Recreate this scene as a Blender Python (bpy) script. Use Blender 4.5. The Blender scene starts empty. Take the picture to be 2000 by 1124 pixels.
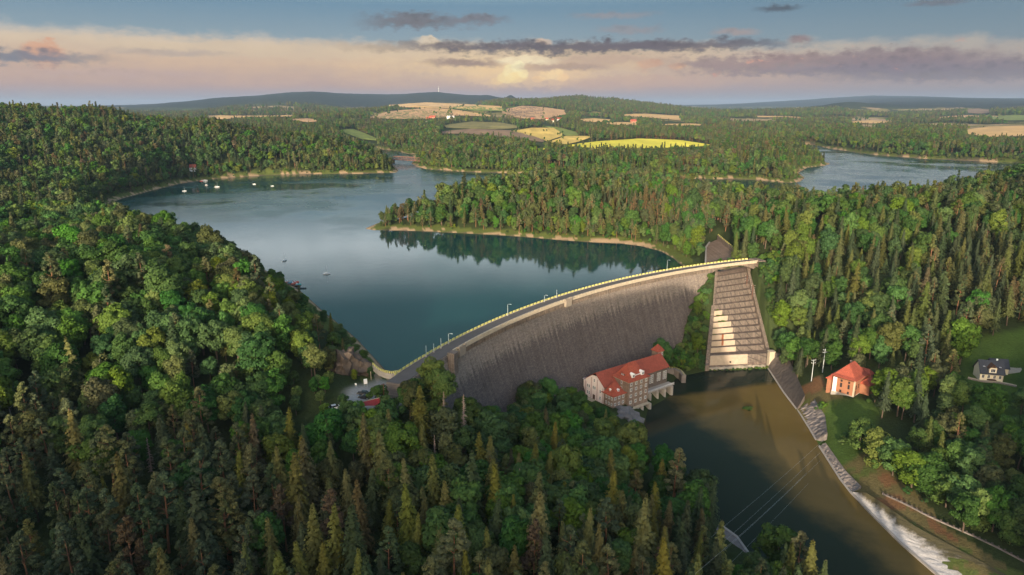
import bpy, bmesh, math, random
import numpy as np
from mathutils import Vector, Matrix
R = math.radians
rng = np.random.default_rng(11)
random.seed(11)
scene = bpy.context.scene
COL = scene.collection

# ------------------------------------------------------------------ camera
CAM_H, PITCH, F = 105.0, R(15.0), 1333.0      # metres over the lake, tilt, focal length in photo pixels
cp, sp = math.cos(PITCH), math.sin(PITCH)
cam_d = bpy.data.cameras.new('camera'); cam = bpy.data.objects.new('camera', cam_d); COL.objects.link(cam)
cam.location = (0, 0, CAM_H); cam.rotation_euler = (R(90) - PITCH, 0, 0)
cam_d.sensor_width = 36; cam_d.lens = 36 * F / 2000; cam_d.clip_start = 1; cam_d.clip_end = 120000
scene.camera = cam

def ray(px, py):
    u = (px - 1000) / F; v = (562 - py) / F
    return u, cp + v * sp, -sp + v * cp
def P(px, py, z=0.0):
    """the point of the horizontal plane z that the photo shows at a pixel"""
    x, y, dz = ray(px, py); t = (z - CAM_H) / dz
    return (x * t, y * t)
def PY(px, py, Y):
    x, y, dz = ray(px, py); t = Y / y
    return (x * t, Y, CAM_H + dz * t)
def proj(x, y, z):
    d = y * cp + (CAM_H - z) * sp; v = y * sp - (CAM_H - z) * cp
    return 1000 + F * x / d, 562 - F * v / d, d

# ------------------------------------------------------------------ naming
def tag(o, label=None, cat=None, group=None, kind=None):
    if label: o['label'] = label
    if cat: o['category'] = cat
    if group: o['group'] = group
    if kind: o['kind'] = kind
    return o
def empty(name, loc=(0, 0, 0), rz=0.0, label=None, cat=None, group=None):
    o = bpy.data.objects.new(name, None); COL.objects.link(o)
    o.location = loc; o.rotation_euler = (0, 0, rz); o.empty_display_size = 0.5
    return tag(o, label, cat, group)
def copy_tree(o, parent=None):
    c = o.copy(); COL.objects.link(c); c.parent = parent
    for ch in o.children: copy_tree(ch, c)
    return c

# ------------------------------------------------------------------ mesh builder
class MB:
    def __init__(s): s.v = []; s.f = []; s.m = []; s.mi = 0
    def mat(s, i): s.mi = i; return s
    def face(s, pts):
        b = len(s.v); s.v += [tuple(p) for p in pts]; s.f.append(list(range(b, b + len(pts)))); s.m.append(s.mi)
    def add(s, vs, fs):
        b = len(s.v); s.v += [tuple(p) for p in vs]
        for f in fs: s.f.append([i + b for i in f]); s.m.append(s.mi)
    def box(s, c, size, rz=0.0):
        cx, cy, cz = c; a, b, h = size[0] / 2, size[1] / 2, size[2] / 2
        co, si = math.cos(rz), math.sin(rz)
        vs = []
        for z in (-h, h):
            for x, y in ((-a, -b), (a, -b), (a, b), (-a, b)): vs.append((cx + x * co - y * si, cy + x * si + y * co, cz + z))
        s.add(vs, [(3, 2, 1, 0), (4, 5, 6, 7), (0, 1, 5, 4), (1, 2, 6, 5), (2, 3, 7, 6), (3, 0, 4, 7)]); return s
    def prism(s, poly, z0, z1):
        n = len(poly)
        a = sum(poly[i][0] * poly[(i + 1) % n][1] - poly[(i + 1) % n][0] * poly[i][1] for i in range(n))
        if a < 0: poly = poly[::-1]
        vs = [(x, y, z0) for x, y in poly] + [(x, y, z1) for x, y in poly]
        s.add(vs, [tuple(range(n))[::-1], tuple(range(n, 2 * n))] + [(i, (i + 1) % n, n + (i + 1) % n, n + i) for i in range(n)]); return s
    def tube(s, pts, rad, n=6, cap=True):
        pts = [Vector(p) for p in pts]
        if not hasattr(rad, '__len__'): rad = [rad] * len(pts)
        rings = []
        for i, p in enumerate(pts):
            d = (pts[min(i + 1, len(pts) - 1)] - pts[max(i - 1, 0)]).normalized()
            q = Vector((1, 0, 0)) if abs(d.x) < 0.8 else Vector((0, 1, 0))
            a = d.cross(q).normalized(); b = d.cross(a)
            rings.append([p + (a * math.cos(2 * math.pi * k / n) + b * math.sin(2 * math.pi * k / n)) * rad[i] for k in range(n)])
        vs = [v for r in rings for v in r]; fs = []
        for i in range(len(pts) - 1):
            for k in range(n):
                fs.append((i * n + k, i * n + (k + 1) % n, (i + 1) * n + (k + 1) % n, (i + 1) * n + k))
        if cap: fs += [tuple(range(n)), tuple(range((len(pts) - 1) * n, len(pts) * n))[::-1]]
        s.add(vs, fs); return s
    def bar(s, a, b, w, h):
        """square bar between two points"""
        a, b = Vector(a), Vector(b); d = (b - a).normalized(); up = Vector((0, 0, 1))
        if abs(d.z) > 0.95: up = Vector((0, 1, 0))
        l = d.cross(up).normalized(); k = l.cross(d)
        vs = []
        for p in (a, b):
            for x, y in ((-1, -1), (1, -1), (1, 1), (-1, 1)): vs.append(p + l * x * w / 2 + k * y * h / 2)
        s.add(vs, [(3, 2, 1, 0), (4, 5, 6, 7), (0, 1, 5, 4), (1, 2, 6, 5), (2, 3, 7, 6), (3, 0, 4, 7)]); return s
    def strip(s, sections, closed=False):
        """skin between a list of cross sections (equal number of points each)"""
        n = len(sections[0]); vs = [p for sec in sections for p in sec]; fs = []
        for i in range(len(sections) - 1):
            for k in range(n if closed else n - 1):
                k2 = (k + 1) % n
                fs.append((i * n + k, i * n + k2, (i + 1) * n + k2, (i + 1) * n + k))
        s.add(vs, fs); return s
    def sweep(s, sections):
        """closed sweep with end caps"""
        n = len(sections[0]); s.strip(sections, True)
        s.face(list(sections[0])[::-1]); s.face(list(sections[-1])); return s
    def build(s, name, mats, parent=None, smooth=False):
        me = bpy.data.meshes.new(name); me.from_pydata(s.v, [], s.f)
        if not isinstance(mats, (list, tuple)): mats = [mats]
        for m in mats: me.materials.append(m)
        if len(mats) > 1: me.polygons.foreach_set('material_index', s.m)
        if smooth: me.polygons.foreach_set('use_smooth', [True] * len(me.polygons))
        bm = bmesh.new(); bm.from_mesh(me); bmesh.ops.recalc_face_normals(bm, faces=bm.faces); bm.to_mesh(me); bm.free()
        o = bpy.data.objects.new(name, me); COL.objects.link(o); o.parent = parent
        return o

# ------------------------------------------------------------------ node shorthand
class V:
    """a socket with arithmetic, for compact node code"""
    def __init__(s, nt, sock): s.nt = nt; s.s = sock
    def _m(s, op, *a):
        n = s.nt.nodes.new('ShaderNodeMath'); n.operation = op
        for i, x in enumerate((s,) + a):
            if isinstance(x, V): s.nt.links.new(x.s, n.inputs[i])
            else: n.inputs[i].default_value = x
        return V(s.nt, n.outputs[0])
    def __add__(s, o): return s._m('ADD', o)
    def __sub__(s, o): return s._m('SUBTRACT', o)
    def __mul__(s, o): return s._m('MULTIPLY', o)
    def __truediv__(s, o): return s._m('DIVIDE', o)
    __radd__ = __add__; __rmul__ = __mul__
    def __rsub__(s, o): return (s * -1.0)._m('ADD', o)
    def max(s, o): return s._m('MAXIMUM', o)
    def min(s, o): return s._m('MINIMUM', o)
    def pow(s, o): return s._m('POWER', o)
    def abs(s): return s._m('ABSOLUTE')
    def clamp(s): return s.max(0.0).min(1.0)
    def smooth(s, a, b):
        n = s.nt.nodes.new('ShaderNodeMapRange'); n.interpolation_type = 'SMOOTHSTEP'
        s.nt.links.new(s.s, n.inputs[0]); n.inputs[1].default_value = a; n.inputs[2].default_value = b
        return V(s.nt, n.outputs[0])
class NT:
    def __init__(s, nt): s.nt = nt
    def node(s, t, **kw):
        n = s.nt.nodes.new(t)
        for k, x in kw.items(): setattr(n, k, x)
        return n
    def set(s, sock, x):
        if isinstance(x, V): s.nt.links.new(x.s, sock)
        elif x is not None:
            if hasattr(sock.default_value, '__len__') and len(sock.default_value) == 4 and len(x) == 3: x = (*x, 1.0)
            sock.default_value = x
    def mix(s, f, a, b, mode='MIX'):
        n = s.node('ShaderNodeMix', data_type='RGBA', blend_type=mode)
        s.set(n.inputs[0], f); s.set(n.inputs[6], a); s.set(n.inputs[7], b)
        return V(s.nt, n.outputs[2])
    def vec(s, x, y, z):
        n = s.node('ShaderNodeCombineXYZ')
        for i, q in enumerate((x, y, z)): s.set(n.inputs[i], q)
        return V(s.nt, n.outputs[0])
    def xyz(s, v):
        n = s.node('ShaderNodeSeparateXYZ'); s.set(n.inputs[0], v); return [V(s.nt, o) for o in n.outputs]
    def noise(s, vec, scale, detail=4.0, rough=0.55, dist=0.0, dims='3D'):
        n = s.node('ShaderNodeTexNoise', noise_dimensions=dims); s.set(n.inputs['Vector'], vec)
        n.inputs['Scale'].default_value = scale; n.inputs['Detail'].default_value = detail
        n.inputs['Roughness'].default_value = rough; n.inputs['Distortion'].default_value = dist
        return V(s.nt, n.outputs[0])
    def voro(s, vec, scale, feature='F1', out=0, rand=1.0):
        n = s.node('ShaderNodeTexVoronoi', feature=feature); s.set(n.inputs['Vector'], vec)
        n.inputs['Scale'].default_value = scale; n.inputs['Randomness'].default_value = rand
        return V(s.nt, n.outputs[out])
    def mapping(s, vec, scale=(1, 1, 1), loc=(0, 0, 0), rot=(0, 0, 0)):
        n = s.node('ShaderNodeMapping'); s.set(n.inputs[0], vec)
        n.inputs['Scale'].default_value = scale; n.inputs['Location'].default_value = loc; n.inputs['Rotation'].default_value = rot
        return V(s.nt, n.outputs[0])
    def ramp(s, f, stops):
        n = s.node('ShaderNodeValToRGB'); s.set(n.inputs[0], f); el = n.color_ramp.elements
        el[0].position = stops[0][0]; el[0].color = (*stops[0][1], 1); el[1].position = stops[-1][0]; el[1].color = (*stops[-1][1], 1)
        for p, c in stops[1:-1]: el.new(p).color = (*c, 1)
        return V(s.nt, n.outputs[0])
    def coord(s, which='Object'):
        n = s.node('ShaderNodeTexCoord'); return V(s.nt, n.outputs[which])
    def pos(s): return V(s.nt, s.node('ShaderNodeNewGeometry').outputs['Position'])
    def island(s): return V(s.nt, s.node('ShaderNodeNewGeometry').outputs['Random Per Island'])
    def objrand(s): return V(s.nt, s.node('ShaderNodeObjectInfo').outputs['Random'])
    def attr(s, name, out='Fac'):
        n = s.node('ShaderNodeAttribute', attribute_name=name); return V(s.nt, n.outputs[out])
    def bump(s, h, strength=0.5, dist=0.1):
        n = s.node('ShaderNodeBump'); s.set(n.inputs['Height'], h); n.inputs['Strength'].default_value = strength; n.inputs['Distance'].default_value = dist
        return V(s.nt, n.outputs[0])
def material(name, fn, rough=0.8, spec=0.3, metal=0.0):
    """fn(nt) -> colour, or (colour, bump normal or None[, roughness])"""
    m = bpy.data.materials.new(name); m.use_nodes = True
    nt = NT(m.node_tree); b = m.node_tree.nodes['Principled BSDF']
    b.inputs['Roughness'].default_value = rough; b.inputs['Specular IOR Level'].default_value = spec; b.inputs['Metallic'].default_value = metal
    r = fn(nt) if callable(fn) else fn
    if callable(fn) and isinstance(r, tuple) and len(r) in (2, 3) and (isinstance(r[0], V)):
        col, nor = r[0], r[1]
        if len(r) == 3: nt.set(b.inputs['Roughness'], r[2])
    else: col, nor = r, None
    nt.set(b.inputs['Base Color'], col)
    if nor is not None: nt.set(b.inputs['Normal'], nor)
    return m
def weathered(name, base, vary=0.25, scale=1.2, rough=0.8, spec=0.3, metal=0.0, bump=0.0):
    def fn(n):
        c = n.coord(); a = n.noise(c, scale, 5, 0.65); d = n.noise(c, scale * 7, 3)
        k = (a * 0.7 + d * 0.3 - 0.5) * (2 * vary) + 1.0
        col = n.mix(1.0, base, n.vec(k, k, k), 'MULTIPLY')
        return col, (n.bump(d, 0.4, bump) if bump else None)
    return material(name, fn, rough, spec, metal)
# ------------------------------------------------------------------ layout of the valley
LAKE, TAIL = 0.0, -42.0
CREST = 8.0
DAM_C = (283.0, 105.3); DAM_R = 351.9            # centre and upstream radius of the curved wall
TH0, TH1 = R(158.0), R(111.7)                     # its two ends
def dam_xy(th, r): return (DAM_C[0] + r * math.cos(th), DAM_C[1] + r * math.sin(th))

def poly_px(pts, z): return [P(x, y, z) for x, y in pts]
dam_line = [dam_xy(TH0 + (TH1 - TH0) * i / 24, DAM_R - 3) for i in range(25)]
lake_poly = ([(-52, 262), (-72, 300), (-100, 345), (-128, 392), (-165, 440), (-225, 500), (-300, 570), (-380, 650), (-430, 705)]
    + poly_px([(200, 402), (240, 388), (300, 372), (350, 360), (400, 352), (450, 348), (520, 343), (600, 341), (700, 340), (775, 337.5), (779, 333), (771, 325), (764, 318)], 0)
    + [(-270, 1420), (-330, 1560), (-420, 1750), (-380, 1780), (-270, 1620), (-215, 1500), (-195, 1380)]
    + poly_px([(803, 320), (815, 327), (832, 331), (870, 333), (905, 336.5), (985, 338)], 0)
    + [(60, 1075), (120, 1040)]
    + poly_px([(1250, 357.5), (1300, 361), (1335, 357), (1338, 350), (1400, 350), (1480, 352), (1540, 358), (1562, 356), (1572, 348), (1560, 338), (1578, 328), (1612, 324), (1622, 320.5), (1604, 314), (1585, 303), (1565, 292), (1572, 284), (1590, 284), (1620, 291), (1700, 302.5), (1800, 310.5), (1920, 316)], 0)
    + [(1000, 1230), (860, 1060), (700, 900), (560, 790), (420, 735), (330, 720), (250, 740), (200, 800), (160, 830), (110, 840), (60, 820), (10, 770), (-40, 715), (-90, 665), (-122, 625)]
    + poly_px([(712, 447), (728, 450), (760, 450.5), (820, 452), (900, 456), (960, 459), (1020, 463), (1100, 470), (1160, 474), (1210, 476), (1250, 481), (1290, 491), (1315, 505), (1332, 520)], 0)
    + dam_line[::-1])
river_poly = (poly_px([(1318, 741), (1335, 734), (1352, 731), (1384, 724), (1440, 721), (1497, 717), (1505, 727), (1530, 766), (1555, 802), (1580, 836), (1600, 871), (1640, 935), (1665, 965), (1700, 1005), (1760, 1065), (1830, 1124)], TAIL)
    + [(150, 150), (175, 110), (215, 60), (260, -20), (300, -150), (260, -160), (205, -40), (160, 50), (125, 110), (97, 165), (82, 195), (72, 220), (62, 250), (61, 290), (68, 314), (82, 329)])

def sdf(poly, x, y):
    """signed distance to a polygon, negative inside"""
    poly = np.asarray(poly); x = np.asarray(x, float); y = np.asarray(y, float)
    d2 = np.full(x.shape, 1e18); inside = np.zeros(x.shape, bool)
    n = len(poly)
    for i in range(n):
        ax, ay = poly[i]; bx, by = poly[(i + 1) % n]
        ex, ey = bx - ax, by - ay
        wx, wy = x - ax, y - ay
        t = np.clip((wx * ex + wy * ey) / (ex * ex + ey * ey + 1e-12), 0, 1)
        d2 = np.minimum(d2, (wx - ex * t) ** 2 + (wy - ey * t) ** 2)
        if ay != by:
            c = ((ay > y) != (by > y)) & (x < (bx - ax) * (y - ay) / (by - ay) + ax)
            inside ^= c
    return np.where(inside, -1, 1) * np.sqrt(d2)
def sstep(a, b, x):
    t = np.clip((x - a) / (b - a), 0, 1); return t * t * (3 - 2 * t)

# smooth value noise for the ground
def vnoise(x, y, seed=0):
    x = np.asarray(x, float); y = np.asarray(y, float)
    xi = np.floor(x).astype(np.int64); yi = np.floor(y).astype(np.int64)
    fx = x - xi; fy = y - yi; fx = fx * fx * (3 - 2 * fx); fy = fy * fy * (3 - 2 * fy)
    def h(a, b):
        k = (a * 374761393 + b * 668265263 + seed * 974634757) & 0x7fffffff
        k = ((k ^ (k >> 13)) * 1274126177) & 0x7fffffff
        return ((k ^ (k >> 16)) & 0xffff) / 65535.0
    return (h(xi, yi) * (1 - fx) + h(xi + 1, yi) * fx) * (1 - fy) + (h(xi, yi + 1) * (1 - fx) + h(xi + 1, yi + 1) * fx) * fy
def fbm(x, y, o=4, seed=0):
    s = 0; a = 0.5
    for i in range(o): s = s + a * (vnoise(x * 2 ** i, y * 2 ** i, seed + i) - 0.5); a *= 0.5
    return s

# control points of the natural ground: x, y, z
CT = [(-42, 236, 8), (-55, 240, 8), (-62, 228, 6), (-50, 216, 3), (-30, 236, -6), (-36, 226, -8), (-12, 271, -26), (-18, 250, -22), (6, 295, -28), (22, 305, -31), (40, 305, -37), (48, 296, -39),
      (-28, 214, -12), (-10, 230, -24), (10, 240, -31), (30, 260, -36), (0, 262, -34), (0, 160, -11), (0, 190, -17), (20, 190, -23), (40, 200, -31), (50, 240, -38), (30, 150, -18), (60, 160, -32), (50, 110, -25), (80, 80, -30), (0, 100, -6), (-60, 100, -8),
      (-84, 140, -9), (-50, 180, -11), (-105, 184, -3), (-155, 205, 5), (-69, 205, -6), (-90, 225, 3), (-80, 255, 10), (-85, 240, 11), (-75, 275, 13), (-100, 290, 16), (-110, 262, 18), (-150, 300, 21), (-200, 250, 25), (-200, 340, 22), (-180, 390, 14), (-140, 340, 15), (-250, 430, 18), (-290, 500, 11), (-300, 350, 22), (-260, 180, 20), (-200, 120, 6), (-320, 430, 14),
      (-362, 507, 9), (-420, 520, 10), (-480, 600, 11), (-420, 640, 6), (-360, 580, 7), (-520, 700, 14), (-600, 600, 25), (-430, 400, 20), (-600, 420, 30), (-900, 600, 60), (-520, 800, 22), (-640, 850, 50), (-420, 850, 14),
      (-900, 1150, 97), (-1050, 1050, 96), (-1200, 900, 105), (-700, 1200, 82), (-524, 1210, 64), (-366, 1260, 40), (-277, 1275, 22), (-240, 1230, 7), (-470, 1015, 14), (-480, 1080, 36), (-650, 1020, 66), (-330, 1120, 14), (-820, 980, 80), (-900, 800, 72), (-400, 1500, 14), (-700, 1700, 24), (-1300, 1500, 55), (-900, 1500, 50),
      (-360, 2000, 10), (-500, 2400, 24), (-650, 2700, 53), (-250, 1700, 10), (-150, 1600, 10), (-160, 1350, 12), (-60, 1350, 16), (20, 1280, 20), (-20, 1180, 6), (100, 1300, 12), (150, 1180, 14), (-60, 1700, 18), (100, 1600, 12),
      (-60, 640, 12), (-20, 640, 20), (40, 680, 25), (60, 640, 20), (120, 680, 21), (130, 760, 14), (160, 620, 15), (40, 740, 20), (190, 700, 6), (230, 660, 6), (-95, 612, 5), (0, 590, 8), (80, 560, 8), (200, 580, 12), (140, 540, 6), (220, 540, 16), (170, 500, 7), (150, 470, 4), (160, 455, 6),
      (205, 456, 25), (185, 440, 14), (176, 450, 14), (172, 420, 4), (165, 400, -6), (160, 380, -22), (160, 350, -33), (163, 303, -30), (160, 280, -32), (173, 316, -25), (189, 345, -18), (210, 391, -2), (240, 450, 20), (230, 326, -16), (224, 300, -20), (240, 300, -20), (260, 300, -17), (283, 415, 9), (300, 350, -2), (320, 480, 27), (280, 540, 20), (240, 520, 19), (260, 600, 4), (350, 560, 18), (330, 640, 2), (420, 650, 8), (450, 600, 28), (560, 640, 52), (520, 480, 48), (420, 420, 30), (400, 330, 14), (300, 250, -10), (520, 300, 35), (400, 200, 6), (300, 150, -12), (250, 200, -24), (200, 200, -33), (230, 120, -34), (175, 235, -34), (600, 760, 34), (700, 800, 48), (800, 700, 60), (1000, 900, 60),
      (121, 407, 1), (116, 400, -7), (110, 391, -17), (107, 382, -25), (103, 373, -34), (112, 378, -28), (100, 384, -26), (94, 374, -33), (104, 395, -14),
      (150, 352, -30), (155, 330, -30), (205, 265, -27), (190, 290, -26),
      (330, 980, 9), (250, 1010, 11), (350, 1060, 15), (200, 1080, 11), (300, 1180, 8), (420, 1200, 16), (480, 1120, 13), (520, 1260, 16), (440, 1330, 19), (560, 1350, 15), (600, 1250, 10), (350, 1350, 5), (240, 1350, 4),
      (350, 1540, 3), (300, 1700, 12), (400, 1900, 14.6), (250, 1900, 14), (500, 1800, 13), (560, 1600, 8), (700, 2000, 12), (850, 1850, 12), (1000, 1600, 10), (1100, 1900, 16), (1200, 1450, 14),
      (70, 2300, 15), (0, 2000, 16), (150, 2050, 14), (90, 2800, 27), (-200, 3200, 37), (300, 3800, 60), (-600, 4500, 97), (-200, 4300, 92), (250, 4300, 84), (-900, 4300, 52), (-1200, 5500, 45), (-600, 6200, 45), (-1200, 3400, 30), (-900, 2900, 42), (-500, 3700, 50),
      (600, 3000, 20), (900, 4000, 26), (1500, 4000, 26), (700, 5400, 95), (550, 5700, 150), (820, 5700, 128), (1150, 5900, 92), (200, 5900, 120), (-60, 6400, 128), (1400, 6000, 60), (2000, 2600, 22), (1800, 2000, 26), (2600, 3000, 40), (2500, 5000, 20), (2000, 7000, 18), (3300, 6900, 128), (3800, 7000, 98), (2800, 6900, 62), (3000, 5600, 22), (3300, 9000, 30), (4300, 6600, 78), (4700, 6200, 105), (4200, 5000, 95), (3700, 4800, 60), (4600, 4600, 130), (3200, 4200, 34),
      (-4800, 9000, 90), (-4400, 9000, 120), (-3700, 9000, 190), (-3200, 9100, 215), (-2900, 9200, 252), (-2550, 9200, 262), (-2300, 9200, 240), (-1900, 9300, 225), (-1600, 9300, 205), (-1350, 9300, 242), (-1000, 9300, 270), (-600, 9300, 232), (-300, 9350, 225), (-20, 8600, 215), (60, 9400, 150), (-140, 8700, 165), (120, 8700, 150), (600, 9500, 105), (-5500, 8000, 70), (-3000, 6500, 25), (-1500, 7300, 30), (0, 7800, 50), (1500, 8000, 40), (-3000, 5000, 30), (-2500, 3500, 40), (-3000, 2500, 80),
      (0, 13000, 90), (5000, 12000, 20), (9200, 18000, 330), (10500, 18000, 300), (12000, 18000, 255), (7800, 18000, 250), (6500, 18000, 170), (5400, 18000, 110), (14000, 17000, 260), (3500, 18000, 60), (16000, 12000, 230), (0, 24000, 60), (10000, 30000, 120), (-10000, 20000, 60), (-12000, 10000, 60), (9000, 9000, 60), (30000, 26000, 100), (-30000, 26000, 100),
      (0, -50, 10), (100, -60, -30), (200, -100, -40), (-100, 30, 2), (-300, 0, 25), (300, 30, -20), (500, 0, 20), (0, -600, 30), (-600, -300, 30), (600, -500, 40), (0, -5000, 40), (-9000, -2000, 60), (9000, -2000, 60), (0, -26000, 60), (26000, 0, 60), (-26000, 0, 60)]
CT = np.array(CT, float)
def warp(x, y):
    """space in which the control points are evenly spread: distance compressed"""
    r = np.sqrt(x * x + y * y) + 1e-6; k = np.log1p(r / 150.0) * 150.0 / r * 2
    return x * k, y * k
cx_, cy_ = warp(CT[:, 0], CT[:, 1])
def kern(d2): return np.sqrt(d2 + 16.0)
n_ = len(CT)
A = np.zeros((n_ + 3, n_ + 3))
A[:n_, :n_] = kern((cx_[:, None] - cx_[None]) ** 2 + (cy_[:, None] - cy_[None]) ** 2)
A[:n_, n_] = 1; A[:n_, n_ + 1] = cx_; A[:n_, n_ + 2] = cy_; A[n_:, :n_] = A[:n_, n_:].T
W = np.linalg.lstsq(A, np.concatenate([CT[:, 2], np.zeros(3)]), rcond=None)[0]
def natural(x, y):
    sh = x.shape; x = x.ravel(); y = y.ravel(); out = np.empty(len(x))
    for i in range(0, len(x), 40000):
        a, b = warp(x[i:i + 40000], y[i:i + 40000])
        out[i:i + 40000] = kern((a[:, None] - cx_[None]) ** 2 + (b[:, None] - cy_[None]) ** 2) @ W[:n_] + W[n_] + W[n_ + 1] * a + W[n_ + 2] * b
    return out.reshape(sh)

spill_poly = [(130, 419), (153, 433), (150, 372), (113, 366)]
pad_lot = poly_px([(688, 752), (700, 738), (722, 730), (742, 716), (780, 727), (790, 736), (768, 760), (748, 771), (715, 777), (690, 772)], CREST)
BASIN = poly_px([(1376, 516), (1377, 483), (1386, 472), (1402, 466), (1450, 507)], 2.5)
def pads(x, y, z):
    """level places: car park, houses, clearing"""
    for poly, h, w in ((pad_lot, CREST - 0.15, 8), ([(-47, 238), (-38, 234), (-34, 243), (-43, 247)], CREST - 0.3, 6),
                       ([(150, 296), (178, 296), (178, 316), (150, 316)], -30.0, 12), ([(212, 292), (262, 292), (262, 312), (212, 312)], -20.0, 14),
                       (poly_px([(1376, 516), (1374, 482), (1386, 470), (1402, 464), (1452, 508)], 2.5), 1.9, 5),
                       ([(30, 318), (46, 296), (84, 330), (74, 346)], -36.6, 8)):
        d = sdf(poly, x, y); k = 1 - sstep(0, w, d); z = z * (1 - k) + h * k
    return z
def ground(x, y):
    z = natural(x, y)
    r = np.hypot(x, y)
    z = z + fbm(x / 60, y / 60, 4, 3) * np.clip(r / 150, 0.5, 4) * 3 + fbm(x / 700, y / 700, 5, 9) * np.clip((r - 1500) / 2500, 0, 1) * 26
    # unseen ridge added behind the viewpoint, shaped with gaps to shade dam and slopes
    top = np.interp(x, [-420, -330, -260, -120, -34, -12, 20, 72, 112, 300, 500], [10, 40, 66, 82, 95, 45, -60, -60, 78, 92, 60])
    z = np.maximum(z, np.where(y < 20, top - ((y + 130) / 13.0) ** 2 * 0.5, -99))
    z = pads(x, y, z)
    # downstream side of the dam
    rc = np.hypot(x - DAM_C[0], y - DAM_C[1]); th = np.arctan2(y - DAM_C[1], x - DAM_C[0])
    down = (rc < DAM_R - 3) & (th > TH1 - R(4)) & (th < TH0 + R(0.5))
    dl = sdf(lake_poly, x, y)
    bank = np.minimum(0.20 * np.maximum(dl, 0), 7.0) + fbm(x / 9, y / 9, 3, 5) * np.clip(dl / 8, 0, 1) * 1.2
    k = sstep(4, 48, dl); zl = np.where(dl > 0, bank * (1 - k) + z * k, np.maximum(-0.35 * -dl * 1.0, -16) )
    z = np.where(down, z, zl)
    dr = sdf(river_poly, x, y)
    rb = TAIL + np.where((x > 100) & (y < 300), 0.36, 0.5) * np.maximum(dr, 0)
    k = sstep(2, 26, dr)
    near = (dr < 60) & (y < 420)
    zr = np.where(dr > 0, np.minimum(rb, np.maximum(z, TAIL)) * (1 - k) + np.maximum(z, TAIL + 2) * k, np.maximum(TAIL + 0.5 * dr, TAIL - 5))
    z = np.where(near, zr, z)
    # valley floor stays under the dam face
    off = DAM_R - rc
    ds = sdf(spill_poly, x, y)
    s = np.clip((431 - y) / 61.0, 0, 1.1); bed = 0.5 - 43.5 * s - 2.5
    z = np.where(ds < 1.5, np.minimum(z, bed), z)
    db = sdf(BASIN, x, y); z = np.where(db < 5, np.minimum(z, 1.5 + np.maximum(db - 1.2, 0) * 0.7), z)
    return z

# polar sheet of ground out to the horizon
az_f = np.arange(-46, 46.001, 0.125); az = np.radians(np.concatenate([np.arange(-180, -46, 2.0), az_f, np.arange(48, 180.01, 2.0)]))
rr = np.concatenate([np.geomspace(4, 100, 46)[:-1], np.geomspace(100, 1600, 350)[:-1], np.geomspace(1600, 40000, 230)])
AZ, RR = np.meshgrid(az, rr); GX, GY = RR * np.sin(AZ), RR * np.cos(AZ)
GZ = ground(GX, GY)
lr_i = np.arange(len(rr)); ai = np.arange(len(az))
def height(x, y):
    """ground height by lookup in the sheet"""
    x = np.asarray(x, float); y = np.asarray(y, float)
    a = np.interp(np.arctan2(x, y), az, ai); b = np.interp(np.hypot(x, y), rr, lr_i)
    a0 = np.clip(np.floor(a).astype(int), 0, len(az) - 2); b0 = np.clip(np.floor(b).astype(int), 0, len(rr) - 2); fa = a - a0; fb = b - b0
    return (GZ[b0, a0] * (1 - fa) + GZ[b0, a0 + 1] * fa) * (1 - fb) + (GZ[b0 + 1, a0] * (1 - fa) + GZ[b0 + 1, a0 + 1] * fa) * fb
def H(x, y): return float(height(np.array([x]), np.array([y]))[0])
def march(px, py, t0=150, t1=30000, lift=0.0):
    """where the photo's pixels meet the ground"""
    px = np.atleast_1d(np.asarray(px, float)); py = np.atleast_1d(np.asarray(py, float))
    u, vy, dz = ray(px, py); t = np.geomspace(t0, t1, 700)
    X, Y, Z = u[:, None] * t, vy[:, None] * t, CAM_H + dz[:, None] * t
    hit = Z < height(X, Y) + lift; i = np.where(hit.any(1), hit.argmax(1), len(t) - 1); q = np.arange(len(px))
    i0 = np.maximum(i - 1, 0)
    lo, hi = t[i0].copy(), t[i].copy()
    for _ in range(14):
        m = (lo + hi) / 2; below = CAM_H + dz * m < height(u * m, vy * m) + lift
        hi = np.where(below, m, hi); lo = np.where(below, lo, m)
    return u * hi, vy * hi

# ------------------------------------------------------------------ ground colour zones (true colours of what grows or lies there)
FOREST, MEADOW, STRAW, SANDY, SOIL, GRAVEL = (0.034, 0.048, 0.016), (0.060, 0.100, 0.020), (0.20, 0.17, 0.06), (0.34, 0.24, 0.14), (0.16, 0.085, 0.04), (0.34, 0.32, 0.29)
clearings = [  # polygons of open grass, in world plan
    ('meadow', [P(x, y, 9) for x, y in ((0, 470), (60, 440), (110, 452), (90, 470), (30, 490), (0, 500))]),
    ('meadow', [P(x, y, -29) for x, y in ((1590, 790), (1622, 770), (1700, 782), (1712, 800), (1690, 850), (1640, 860), (1612, 850))]),
    ('meadow', [P(x, y, -20) for x, y in ((1885, 700), (1930, 690), (2010, 680), (2040, 740), (1990, 790), (1900, 790), (1880, 750))]),
    ('meadow', [P(x, y, -36) for x, y in ((1090, 770), (1140, 735), (1150, 765), (1200, 812), (1130, 790))]),
]
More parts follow.
